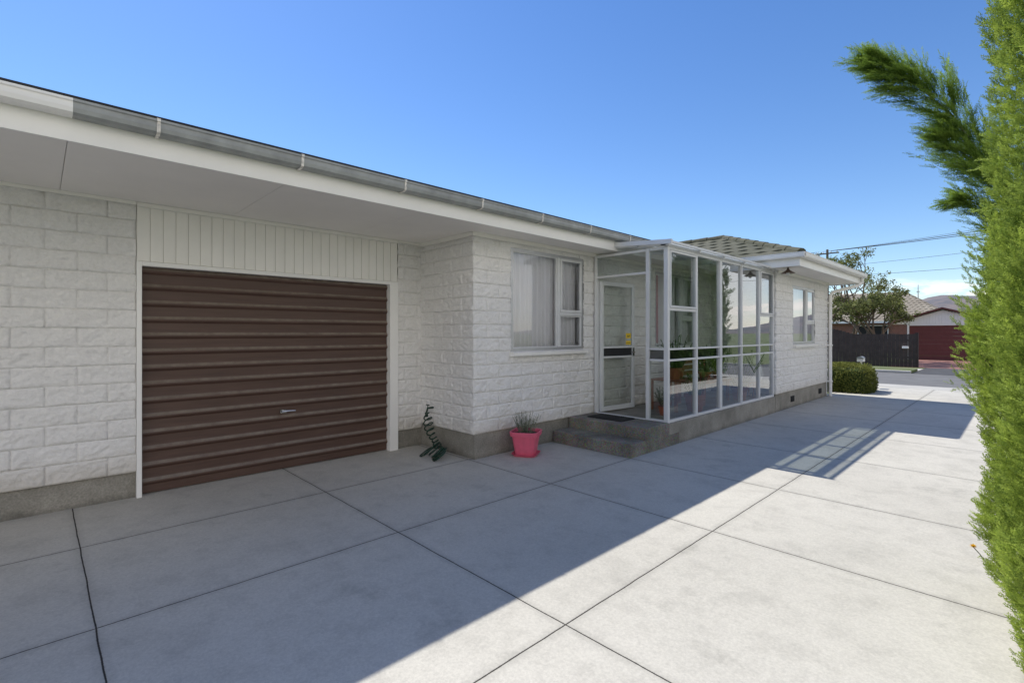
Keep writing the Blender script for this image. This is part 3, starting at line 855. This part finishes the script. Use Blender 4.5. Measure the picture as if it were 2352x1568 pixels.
def cypress(c, r, H, n, size, seed, mat, label, a_rng=(0, 2*math.pi), bulge=0.16, extra=None, z_lo=0.05, bent=None):
    rg = np.random.default_rng(seed)
    T = thing("cypress_tree", (c[0], c[1], 0), label, "tree", group="row of cypress trees beside the driveway")
    b = MB(); b.tube([(c[0], c[1], -0.05), (c[0]+.02, c[1], H*.4), (c[0], c[1]+.02, H*.92)], [0.07, 0.05, 0.015], 8); b.obj("trunk", M_bark, T)
    a = rg.uniform(a_rng[0], a_rng[1], n); h = rg.uniform(z_lo, H, n)
    def R(aa, hh):
        o = np.zeros(len(aa))
        for i in range(len(aa)):
            q = Vector((math.cos(aa[i])*1.2+c[0], math.sin(aa[i])*1.2+c[1], hh[i]*1.3+seed))
            o[i] = 1+bulge*1.1*noise.noise(q*1.4)+bulge*.8*noise.noise(q*4)+bulge*.8*noise.noise(q*9)
        return rad_prof(hh, H, r)*o
    rr = R(a, h)
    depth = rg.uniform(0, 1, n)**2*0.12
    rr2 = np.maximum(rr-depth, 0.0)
    P = np.stack([c[0]+rr2*np.cos(a), c[1]+rr2*np.sin(a), h], 1)
    D = np.stack([np.cos(a)*.8, np.sin(a)*.8, np.full(n, 1.05)], 1)+rg.normal(size=(n, 3))*.36
    S = size*rg.uniform(.6, 1.3, n)
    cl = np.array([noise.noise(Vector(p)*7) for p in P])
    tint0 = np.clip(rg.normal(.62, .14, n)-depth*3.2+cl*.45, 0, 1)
    if extra is not None:
        eP, eD, eS = extra
        P = np.concatenate([P, eP]); D = np.concatenate([D, eD]); S = np.concatenate([S, eS]); tint0 = np.concatenate([tint0, np.clip(rg.normal(.65, .15, len(eP)), 0, 1)])
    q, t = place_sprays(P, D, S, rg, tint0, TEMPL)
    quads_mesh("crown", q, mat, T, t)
    if bent is not None:
        eP, eD, eS, eT = bent
        q, t = place_sprays(eP, eD, eS, rg, eT, STRAND)
        quads_mesh("bent_top_foliage", q, M_cypbent, T, t)
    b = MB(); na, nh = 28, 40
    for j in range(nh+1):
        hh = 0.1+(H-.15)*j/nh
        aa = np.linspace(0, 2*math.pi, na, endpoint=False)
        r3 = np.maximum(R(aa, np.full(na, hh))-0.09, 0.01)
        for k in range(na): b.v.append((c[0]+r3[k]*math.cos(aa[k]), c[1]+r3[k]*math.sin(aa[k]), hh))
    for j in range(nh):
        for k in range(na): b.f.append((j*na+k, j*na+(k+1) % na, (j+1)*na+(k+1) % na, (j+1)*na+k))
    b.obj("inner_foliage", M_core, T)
    return T

rg = np.random.default_rng(3)
def shoots(c, n, a0, a1, z0, z1, r, L):
    P = []; D = []; S = []
    for _ in range(n):
        a = rg.uniform(a0, a1); z = rg.uniform(z0, z1)
        base = np.array([c[0]+r*math.cos(a), c[1]+r*math.sin(a), z])
        d = np.array([math.cos(a)*.6, math.sin(a)*.6, 1.0])+rg.normal(size=3)*.2; d /= np.linalg.norm(d)
        l = L*rg.uniform(.5, 1.2)
        for k in range(int(16)):
            f = k/16
            P.append(base+d*l*f); dd = d+rg.normal(size=3)*.3; D.append(dd); S.append(rg.uniform(.35, .6)*(1-.4*f))
    return np.array(P), np.array(D), np.array(S)
cypress((0.525, 2.92), 0.60, 5.2, 18500, 0.42, 11, M_cyp, "tall dense yellow-green cypress beside the driveway", a_rng=(math.radians(135), math.radians(285)), bulge=.10)
c2 = (0.475, 3.92)
cypress(c2, 0.62, 3.3, 9500, 0.48, 12, M_cyp, "bushy yellow-green cypress with loose upright shoots", a_rng=(math.radians(140), math.radians(270)), bulge=.13,
        extra=shoots(c2, 80, math.radians(170), math.radians(235), 0.9, 2.0, 0.57, 0.30))
rg = np.random.default_rng(5)
c3 = (0.45, 5.45)
P = []; D = []; S = []; TT = []
def plume(pts, w, nf, rg, size=1.0, Lf=.34, spread=.42):
    pts = [np.array(p) for p in pts]
    m = len(pts)-1
    for _ in range(nf):
        f = rg.uniform(0, 1); s = f*m; i = min(int(s), m-1); g = s-i
        p0 = pts[max(i-1, 0)]; p1 = pts[i]; p2 = pts[i+1]; p3 = pts[min(i+2, m)]
        c = 0.5*((2*p1)+(-p0+p2)*g+(2*p0-5*p1+4*p2-p3)*g*g+(-p0+3*p1-3*p2+p3)*g**3)
        tan = (p2-p0)*(1-g)+(p3-p1)*g; tan /= np.linalg.norm(tan)
        o = rg.normal(size=3); o -= o.dot(tan)*tan; o /= np.linalg.norm(o)
        d = tan+o*spread*rg.uniform(.3, 1.25)+np.array([0, 0, -.12]); d /= np.linalg.norm(d)
        L = Lf*(1.05-f*.6)*rg.uniform(.5, 1.3)
        q = c+o*w*rg.uniform(0, 1)*(1.05-f*.8); t0 = .48+.28*o[2]+rg.normal()*.14
        nseg = 7
        for k in range(nseg):
            ff = k/nseg
            P.append(q.copy()); D.append(d+rg.normal(size=3)*.16); S.append(size*(1.1-.45*ff)*rg.uniform(.8, 1.2))
            TT.append(np.clip(t0-.28+.55*ff+rg.normal()*.08, 0, 1))
            q = q+d*L/nseg
            d = d+np.array([-.02, 0, -.035]); d /= np.linalg.norm(d)
br1 = [(0.20, 5.6, 2.2), (-0.10, 5.6, 2.6), (-0.24, 5.54, 2.94), (-0.40, 5.35, 3.26), (-0.58, 5.16, 3.49), (-0.73, 5.0, 3.62), (-0.84, 4.90, 3.70)]
br2 = [(0.20, 5.6, 2.1), (-0.12, 5.55, 2.6), (-0.26, 5.45, 2.86), (-0.38, 5.33, 3.00), (-0.48, 5.24, 3.10)]
br3 = [(0.20, 5.6, 1.9), (-0.12, 5.6, 2.3), (-0.22, 5.5, 2.50), (-0.31, 5.44, 2.58), (-0.37, 5.38, 2.58)]
plume(br1, 0.15, 330, rg, 1.0, .42, .50); plume(br2, 0.09, 130, rg, .9, .30, .5); plume(br3, 0.07, 85, rg, .85, .26, .5)
T3 = cypress(c3, 0.42, 2.5, 1500, 0.9, 13, M_cypdark, "green cypress with a wind-bent top leaning over the driveway", bent=(np.array(P), np.array(D), np.array(S), np.array(TT)))
for br, r0 in ((br1, 0.014), (br2, 0.009), (br3, 0.007)):
    b = MB(); b.tube(br[:-1], [r0*(1-.8*i/(len(br)-1)) for i in range(len(br)-1)], 6); b.obj("branch", M_bark, T3)
k = 0
for y, H, x, r in ((7.2, 2.6, .8, .5), (14.2, 3.6, .9, .55), (15.5, 6.0, .95, .68), (16.7, 5.4, 1.0, .62)):
    cypress((x, y), r, H, 1000, 2.0, 20+k, M_cypdark, "tall narrow green cypress beside the driveway"); k += 1

dn = thing("dandelion", (-0.20, 4.45, 0), "yellow dandelion flower growing at the hedge foot", "flower")
fc_ = np.array([-0.23, 4.42, 0.10])
b = MB(); b.tube([(-0.17, 4.47, 0), (-0.20, 4.46, 0.05), tuple(fc_)], 0.003, 6); b.obj("stem", M_lav, dn)
a = []
for _ in range(110):
    d = rng.normal(size=3); d[2] = abs(d[2])*.7; d /= np.linalg.norm(d); t = np.cross(d, [0.1, .3, 1]); t /= np.linalg.norm(t)
    a.append([fc_, fc_+d*.012+t*.004, fc_+d*.022, fc_+d*.012-t*.004])
quads_mesh("blossom", np.array(a), M_yellow, dn, np.ones(110))

def hedge_box(c, sx, sy, h, n, size, label):
    T = thing("clipped_hedge", (c[0], c[1], 0), label, "hedge")
    rg = np.random.default_rng(9)
    d = rg.normal(size=(n, 3)); d[:, 2] = np.abs(d[:, 2])
    p = d/(np.abs(d)**6).sum(1)[:, None]**(1/6)
    P = p*np.array([sx/2, sy/2, h])
    for i in range(n): P[i] *= 1+.06*noise.noise(Vector(P[i])*5)
    P = P+np.array([c[0], c[1], 0])
    P = P-rg.uniform(0, .05, (n, 3))*np.sign(rg.normal(size=(n, 3)))*.7
    P[:, 2] = np.abs(P[:, 2])
    e = rg.normal(size=(n, 3)); e[:, 2] += .6; e /= np.linalg.norm(e, axis=1)[:, None]
    t = np.cross(e, rg.normal(size=(n, 3))); t /= np.linalg.norm(t, axis=1)[:, None]
    s = size*rg.uniform(.6, 1.3, (n, 1))
    q = np.stack([P, P+e*s*.5+t*s*.35, P+e*s, P+e*s*.5-t*s*.35], 1)
    tt = np.clip(rg.normal(.4, .2, n)+.4*(P[:, 2]/h)**2, 0, 1)
    quads_mesh("foliage", q, M_box, T, tt)
    b = MB(); b.box(c[0]-sx/2+.1, c[0]+sx/2-.1, c[1]-sy/2+.1, c[1]+sy/2-.1, 0, h-.08); b.obj("inner_foliage", M_core, T, bevel=.12)
hedge_box((-3.40, 15.2), 1.5, 1.3, 0.68, 15000, 0.04, "low clipped green hedge beside the driveway entrance")
mb = thing("mailbox", (-3.1, 16.3, 0), "white letterbox with a dark rounded top on a post", "mailbox")
b = MB(); b.box(-3.12, -3.08, 16.28, 16.32, 0, 0.72); b.obj("post", M_white, mb)
b = MB(); b.box(-3.17, -3.03, 16.18, 16.42, 0.72, 0.80); b.obj("box", M_white, mb, bevel=.01)
b = MB(); b.extrude([(-3.175+.15*(.5-.5*math.cos(math.pi*i/10)), .802+.06*math.sin(math.pi*i/10)) for i in range(11)], 'Y', 16.17, 16.43, closed=True); b.obj("lid", M_gutgrey, mb)

# ------------------------------------------------------------------ GROUND
def sheet(name, x0, x1, y0, y1, z, mat):
    b = MB(); b.quad((x0, y0, z), (x1, y0, z), (x1, y1, z), (x0, y1, z)); o = b.obj(name, mat); o["kind"] = "structure"; return o
def grass_mat():
    m, nt, bs, out = new_mat("grass")
    c = ramp(nt, noise_n(nt, 1.2, 6, .7), [(0.3, (0.07, 0.10, 0.03)), (0.7, (0.17, 0.19, 0.07))])
    nt.links.new(c, bs.inputs["Base Color"]); bs.inputs["Roughness"].default_value = .95
    bump(nt, bs, noise_n(nt, 40, 4), .8, .03); return m
M_grass = grass_mat()
M_asph = simple("asphalt", (0.15, 0.147, 0.143), 0.9, var=0.15, scale=2, bmp=.4, bscale=120)
M_asph2 = simple("asphalt_dark", (0.065, 0.065, 0.067), 0.9, var=0.15, scale=2)
M_path = simple("footpath_concrete", (0.46, 0.44, 0.40), 0.9, var=0.1, scale=2)
M_redpave = simple("red_paving", (0.26, 0.125, 0.10), 0.9, var=0.15, scale=3)
sheet("ground", -4000, 4000, -3000, 6000, 0.0, M_grass)
b = MB()
b.quad((XG-0.2, -9, .006), (.35, -9, .006), (.35, 10, .006), (XG-.2, 10, .006))
b.quad((XW-0.1, 10, .006), (.35, 10, .006), (.35, 17.0, .006), (XW-.1, 17.0, .006))
o = b.obj("driveway", M_drive); o["kind"] = "structure"
sheet("soil_bed", 0.352, 1.8, -9, 17, .005, M_soil)
sheet("footpath", -60, 60, 17.0, 18.0, .008, M_path)
sheet("road", -200, 200, 18.0, 23.3, .004, M_asph)
for i, (xa, xb) in enumerate(((-200, -2.9), (2.0, 200))):
    b = MB(); b.box(xa, xb, 23.3, 23.45, 0, 0.10); o = b.obj("kerb", M_path, bevel=.02); o["kind"] = "structure"
    b = MB(); b.box(xa, xb, 23.45, 25.0, 0, 0.095); o = b.obj("verge", M_grass); o["kind"] = "structure"
sheet("neighbour_driveway", -2.9, 2.0, 23.3, 27.5, .009, M_asph2)
sheet("footpath", -60, -2.9, 25.0, 26.6, .011, M_path)
sheet("neighbour_driveway", -4.2, 1.0, 27.5, 36.0, .010, M_redpave)

# ------------------------------------------------------------------ BACKGROUND
M_fence = simple("dark_fence", (0.045, 0.034, 0.030), 0.85, var=0.3, scale=6)
fc = thing("fence", (-8, 27.6, 0), "dark stained vertical paling fence across the street", "fence")
b = MB(); x = -16.0
while x < -3.3:
    h = 1.46 if x > -5.6 else (1.46+min(.27, (-5.6-x)*.3))
    b.box(x, x+.138, 27.6, 27.62, 0, h+.01*math.sin(x*7)); x += .145
b.obj("palings", M_fence, fc)
for bx in ((-16, -3.3, 27.622, 27.67, .4, .47), (-16, -3.3, 27.622, 27.67, 1.15, 1.22)):
    MB().box(*bx).obj("rail", M_fence, fc)
MB().box(-3.29, -3.18, 27.62, 27.73, 0, 1.52).obj("post", M_fence, fc)
nm = thing("mailbox", (-3.55, 27.5, 0), "small white letterbox fixed on the dark fence", "mailbox")
b = MB(); b.box(-3.72, -3.5, 27.45, 27.598, .83, .92); b.obj("box", M_white, nm, bevel=.01)
b = MB(); b.box(-3.70, -3.53, 27.445, 27.449, .87, .885); b.obj("slot", M_black, nm)

def brick_mat():
    m, nt, bs, out = new_mat("red_brick")
    t = nt.nodes.new("ShaderNodeTexBrick"); t.inputs["Scale"].default_value = 4.4
    t.inputs["Color1"].default_value = (.24, .08, .055, 1); t.inputs["Color2"].default_value = (.16, .055, .04, 1); t.inputs["Mortar"].default_value = (.33, .30, .26, 1)
    mp = nt.nodes.new("ShaderNodeMapping"); mp.inputs["Rotation"].default_value = (math.radians(90), 0, 0)
    g = nt.nodes.new("ShaderNodeNewGeometry"); nt.links.new(g.outputs["Position"], mp.inputs[0]); nt.links.new(mp.outputs[0], t.inputs["Vector"])
    nt.links.new(t.outputs[0], bs.inputs["Base Color"]); bs.inputs["Roughness"].default_value = .9; return m
M_brick = brick_mat()
M_reddoor = simple("red_door_paint", (0.135, 0.033, 0.030), 0.6, var=.1, scale=4)
nh = thing("house", (-10, 49, 0), "red brick house with tan tiled hip roof across the street", "house")
b = MB(); b.box(-17, -4.0, 45.5, 54, 0, 2.35); b.obj("wall", M_brick, nh)
b = MB(); ez2 = 2.38
tile_face(b, (-17.6, 45, ez2), (-3.2, 45, ez2), (-13, 49.8, 4.8), (-6.6, 49.8, 4.8), du=.12, cw=.32, course=.36, amp=.03, step=.03)
tile_face(b, (-3.2, 45, ez2), (-3.2, 54.4, ez2), (-6.6, 49.8, 4.8), (-6.6, 49.9, 4.8), du=.12, cw=.32, course=.36, amp=.03, step=.03)
tile_face(b, (-3.2, 54.4, ez2), (-17.6, 54.4, ez2), (-6.6, 49.9, 4.8), (-13, 49.9, 4.8), du=.3)
b.obj("roof", M_tile2, nh)
b = MB(); b.box(-17.6, -3.2, 44.95, 44.99, 2.25, 2.40); b.box(-3.2, -3.16, 45, 54.4, 2.25, 2.40); b.obj("fascia", M_white, nh)
for xw in (-7.9, -12):
    b = MB(); b.box(xw-.9, xw+.9, 45.42, 45.48, .95, 2.05); w_ = b.obj("window", M_dark, nh)
    f = MB()
    f.box(xw-.95, xw-.9, 45.38, 45.47, .9, 2.1); f.box(xw+.9, xw+.95, 45.38, 45.47, .9, 2.1); f.box(xw-.9, xw+.9, 45.38, 45.47, 2.05, 2.1); f.box(xw-.9, xw+.9, 45.38, 45.47, .9, .95); f.box(xw-.03, xw+.03, 45.38, 45.415, .95, 2.05)
    f.obj("frame", M_white, w_)
ng = thing("garage", (-3.2, 38, 0), "detached garage with white gable and red door across the street", "garage")
gx0, gx1, gpk, gy = -5.5, -0.6, -3.1, 36.0
for bx in ((gx0+.15, gx0+.85, gy, gy+.2, 0, 2.05), (gx1-.5, gx1-.1, gy, gy+.2, 0, 2.05), (gx0+.15, gx0+.25, gy+.2, gy+6, 0, 2.0), (gx1-.2, gx1-.1, gy+.2, gy+6, 0, 2.0)):
    MB().box(*bx).obj("wall", M_brick, ng)
b = MB()
b.quad((gx0+.1, gy-.02, 2.0), (gx1-.1, gy-.02, 2.0), (gpk, gy-.02, 2.78))
x = gx0+.3
while x < gx1-.2:
    zt_ = 2.02+.76*((x-gx0-.1)/(gpk-gx0-.1) if x < gpk else (gx1-.1-x)/(gx1-.1-gpk)); b.box(x, x+.10, gy-.045, gy-.025, 2.01, max(2.04, zt_-.02)); x += .13
b.obj("gable", M_white, ng)
b = MB()
for i in range(9): b.box(gx0+.95, gx1-.6, gy+.06-(.015 if i % 2 else 0), gy+.1, .02+i*.22, .235+i*.22)
b.obj("garage_door", M_reddoor, ng)
b = MB(); b.box(gx0+.86, gx0+.94, gy-.03, gy+.1, 0, 2.0); b.box(gx1-.59, gx1-.51, gy-.03, gy+.1, 0, 2.0); b.box(gx0+.941, gx1-.591, gy-.03, gy+.1, 1.93, 2.0); b.obj("door_frame", M_white, ng)
b = MB()
for xa, za, xb, zb_ in ((gx0-.1, 1.98, gpk, 2.84), (gpk, 2.84, gx1+.1, 1.98)):
    v0 = len(b.v); b.v += [(xa, gy-.3, za), (xb, gy-.3, zb_), (xb, gy+6, zb_), (xa, gy+6, za), (xa, gy-.3, za+.09), (xb, gy-.3, zb_+.09), (xb, gy+6, zb_+.09), (xa, gy+6, za+.09)]
    b.f += [(v0, v0+3, v0+2, v0+1), (v0+4, v0+5, v0+6, v0+7), (v0, v0+1, v0+5, v0+4), (v0+1, v0+2, v0+6, v0+5), (v0+2, v0+3, v0+7, v0+6), (v0+3, v0, v0+4, v0+7)]
b.obj("roof", M_reddoor, ng)

def tree(c, H, seed, label, nleaf=170, lsize=.12, lean=(0, 0), cr=(.14, .34), top=None):
    rg = np.random.default_rng(seed)
    T = thing("tree", (c[0], c[1], 0), label, "tree")
    b = MB(); tips = []
    def grow(p, d, L, r, lv):
        n = 4; pts = [Vector(p)]; dd = Vector(d).normalized()
        for i in range(n):
            dd = (dd+Vector(rg.normal(size=3)*.12)+Vector((lean[0]*.1, lean[1]*.1, .06))).normalized()
            pts.append(pts[-1]+dd*L/n)
        b.tube(pts, [r*(1-.45*i/n) for i in range(n+1)], 6)
        if lv == 0: tips.append(pts[-1]); tips.append(pts[-2]); tips.append(pts[-3]); return
        for k in range(3):
            q = pts[-1] if k < 2 else pts[-2]
            e = (dd+Vector(rg.normal(size=3)*.5)).normalized()
            e.z = abs(e.z)*.7+.2
            grow(q, e, L*.70, r*.52, lv-1)
    for k in range(3):
        a = k*2.1+rg.uniform(0, 1)
        grow((c[0]+.1*math.cos(a), c[1]+.1*math.sin(a), 0), (.42*math.cos(a)+lean[0], .38*math.sin(a)+lean[1], 1), H, .10, 3)
    cc = [np.array(t)+rg.normal(size=3)*.12 for t in tips]
    rr = [rg.uniform(*cr) for _ in cc]
    q, t = leaf_cloud(cc, rr, nleaf, lsize, rg, .8)
    if top:
        sc = top/max(v[2] for v in b.v)
        b.v = [(c[0]+(v[0]-c[0])*sc, c[1]+(v[1]-c[1])*sc, v[2]*sc) for v in b.v]
        q = (q-np.array([c[0], c[1], 0]))*sc+np.array([c[0], c[1], 0])
    b.obj("trunk", M_bark, T)
    quads_mesh("crown", q, M_leaf, T, t)
tree((-6.5, 31.5), 2.35, 4, "open-crowned olive green tree behind the dark fence", nleaf=30, lsize=.10, top=6.1)
tree((-5.1, 30.5), 1.35, 8, "smaller green tree behind the dark fence", nleaf=42, lsize=.09, cr=(.12, .26), top=3.7)

pp = thing("power_pole", (-7.9, 33, 0), "timber power pole with crossarm carrying street wires", "power pole")
M_pole = simple("pole_timber", (.16, .13, .10), .9)
b = MB(); b.tube([(-7.9, 33, 0), (-7.9, 33, 6.35)], [.10, .06], 10); b.obj("post", M_pole, pp)
b = MB(); b.box(-8.5, -7.3, 32.90, 32.95, 6.07, 6.14); b.obj("crossarm", M_pole, pp)
for x in (-8.4, -8.1, -7.7, -7.4):
    b = MB(); b.lathe([(0, 0), (.02, 0), (.03, .03), (.02, .05), (.03, .07), (0, .09)], (x, 32.92, 6.14), 10); b.obj("insulator", M_bag, pp)
def wire(p, q, sag, r, lab):
    p, q = Vector(p), Vector(q); pts = []
    for i in range(25):
        f = i/24; v = p.lerp(q, f); v.z -= sag*4*f*(1-f); pts.append(v)
    b = MB(); b.tube(pts, r, 5); o = b.obj("power_line", M_black, None); o["label"] = lab; o["category"] = "power line"; o["group"] = "overhead street wires"
wire((-7.4, 32.9, 6.23), (12, 30, 7.2), .25, .016, "thick black overhead power line")
wire((-7.7, 32.9, 6.23), (12, 30.5, 6.9), .25, .016, "thick black overhead power line")
wire((-8.1, 32.9, 6.23), (12, 31, 7.7), .3, .007, "thin overhead power line")
wire((-7.9, 32.9, 5.3), (12, 31, 6.3), .25, .008, "thin overhead telephone wire")
wire((-7.9, 32.9, 4.75), (12, 31, 5.0), .2, .009, "thin overhead telephone wire")
wire((-8.4, 32.9, 6.23), (-30, 30, 6.8), .3, .012, "thin overhead power line")

def hill_mat():
    m, nt, bs, out = new_mat("hazed_hill_grass")
    c = ramp(nt, noise_n(nt, .012, 7, .65), [(0.35, (0.06, 0.065, 0.055)), (0.5, (0.15, 0.115, 0.08)), (0.65, (0.23, 0.165, 0.11))])
    c = mixc(nt, .25, c, (0.15, 0.20, 0.32))  # bluish distance haze mixed into the hill colour
    nt.links.new(c, bs.inputs["Base Color"]); bs.inputs["Roughness"].default_value = 1; return m
b = MB(); nx, ny = 160, 24
for j in range(ny+1):
    for i in range(nx+1):
        x = -2600+5200*i/nx; y = 2100+1000*j/ny
        f = math.sin(math.pi*j/ny)**.8
        e = max(0, min(1, (x+660)/520)); e = e*e*(3-2*e)
        e2 = max(0, min(1, (1100-x)/700)); e *= e2*e2*(3-2*e2)
        base = 12+e*115+28*noise.noise(Vector((x*.0022, 1.7, 0)))*e+28*math.exp(-((x+250)/80)**2)
        z = f*(base+28*noise.noise(Vector((x*.004, y*.004, 2)))*(1-f*.5)+12*noise.noise(Vector((x*.012, y*.012, 5))))
        b.v.append((x, y, max(z, -1)-.5))
for j in range(ny):
    for i in range(nx): b.f.append((j*(nx+1)+i, j*(nx+1)+i+1, (j+1)*(nx+1)+i+1, (j+1)*(nx+1)+i))
o = b.obj("hills", hill_mat(), smooth=True); o["kind"] = "structure"
tw = thing("radio_tower", (-300, 2600, 110), "thin radio mast on top of the distant hill", "tower")
b = MB(); b.tube([(-300, 2600, 90), (-300, 2600, 200)], [3.0, 1.0], 6); b.obj("mast", M_gutgrey, tw)
b = MB(); b.box(-305, -295, 2599, 2601, 170, 173); b.obj("crossarm", M_gutgrey, tw)

# ------------------------------------------------------------------ WORLD / LIGHT / CAMERA
w = bpy.data.worlds.new("World"); scene.world = w; w.use_nodes = True
nt = w.node_tree; bg = nt.nodes["Background"]
sky = nt.nodes.new("ShaderNodeTexSky"); sky.sky_type = 'NISHITA'; sky.sun_disc = False
kx = 0.675
el = math.atan2(1, kx)
sky.sun_elevation = el; sky.sun_rotation = math.radians(270)
sky.air_density = 1.0; sky.dust_density = 0.15; sky.ozone_density = 2.0
hs = nt.nodes.new("ShaderNodeHueSaturation"); hs.inputs["Saturation"].default_value = 1.18; hs.inputs["Value"].default_value = 1.15
nt.links.new(sky.outputs[0], hs.inputs["Color"])
tc = nt.nodes.new("ShaderNodeTexCoord")
sp = nt.nodes.new("ShaderNodeSeparateXYZ"); nt.links.new(tc.outputs["Generated"], sp.inputs[0])
skyc = mixc(nt, 1.0, hs.outputs[0], ramp(nt, sp.outputs[2], [(0.0, (0.92, 0.93, 1.0)), (0.25, (0.88, 0.90, 1.0)), (0.6, (0.78, 0.84, 1.0))]), 'MULTIPLY')
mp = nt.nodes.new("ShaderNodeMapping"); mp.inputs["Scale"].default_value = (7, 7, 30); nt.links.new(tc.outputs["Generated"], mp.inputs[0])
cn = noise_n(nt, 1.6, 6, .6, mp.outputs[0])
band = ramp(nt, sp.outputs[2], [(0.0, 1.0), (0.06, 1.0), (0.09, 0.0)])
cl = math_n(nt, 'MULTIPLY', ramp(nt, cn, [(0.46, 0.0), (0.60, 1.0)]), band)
fill_n = noise_n(nt, 2.2, 6, .6, tc.outputs["Generated"])
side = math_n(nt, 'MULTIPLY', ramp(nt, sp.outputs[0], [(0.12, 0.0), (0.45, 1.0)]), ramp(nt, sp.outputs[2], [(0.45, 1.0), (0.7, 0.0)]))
fill_cl = math_n(nt, 'MULTIPLY', ramp(nt, fill_n, [(0.36, 0.0), (0.54, 0.92)]), side)  # unseen clouds added behind the camera as bright fill for the shaded walls
clt = math_n(nt, 'MAXIMUM', cl, fill_cl)
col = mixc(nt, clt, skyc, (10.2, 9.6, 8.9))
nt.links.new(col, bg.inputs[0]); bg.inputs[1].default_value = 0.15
ld = bpy.data.lights.new("sun", 'SUN'); ld.energy = 5.0; ld.angle = math.radians(.53); ld.color = (1, .96, .88)
lo = bpy.data.objects.new("sun", ld); COL.objects.link(lo)
lo.rotation_euler = Vector((kx, -0.03, -1)).to_track_quat('-Z', 'Y').to_euler()
cam = bpy.data.cameras.new("camera"); co = bpy.data.objects.new("camera", cam); COL.objects.link(co)
co.location = (0, 0, 1.5); co.rotation_euler = (math.radians(90), 0, math.radians(46.1))
cam.sensor_width = 36; cam.lens = 17.31; cam.shift_y = -0.0081; cam.clip_start = .05; cam.clip_end = 12000
scene.camera = co
scene.view_settings.view_transform = 'Standard'; scene.view_settings.look = 'None'; scene.view_settings.exposure = 0
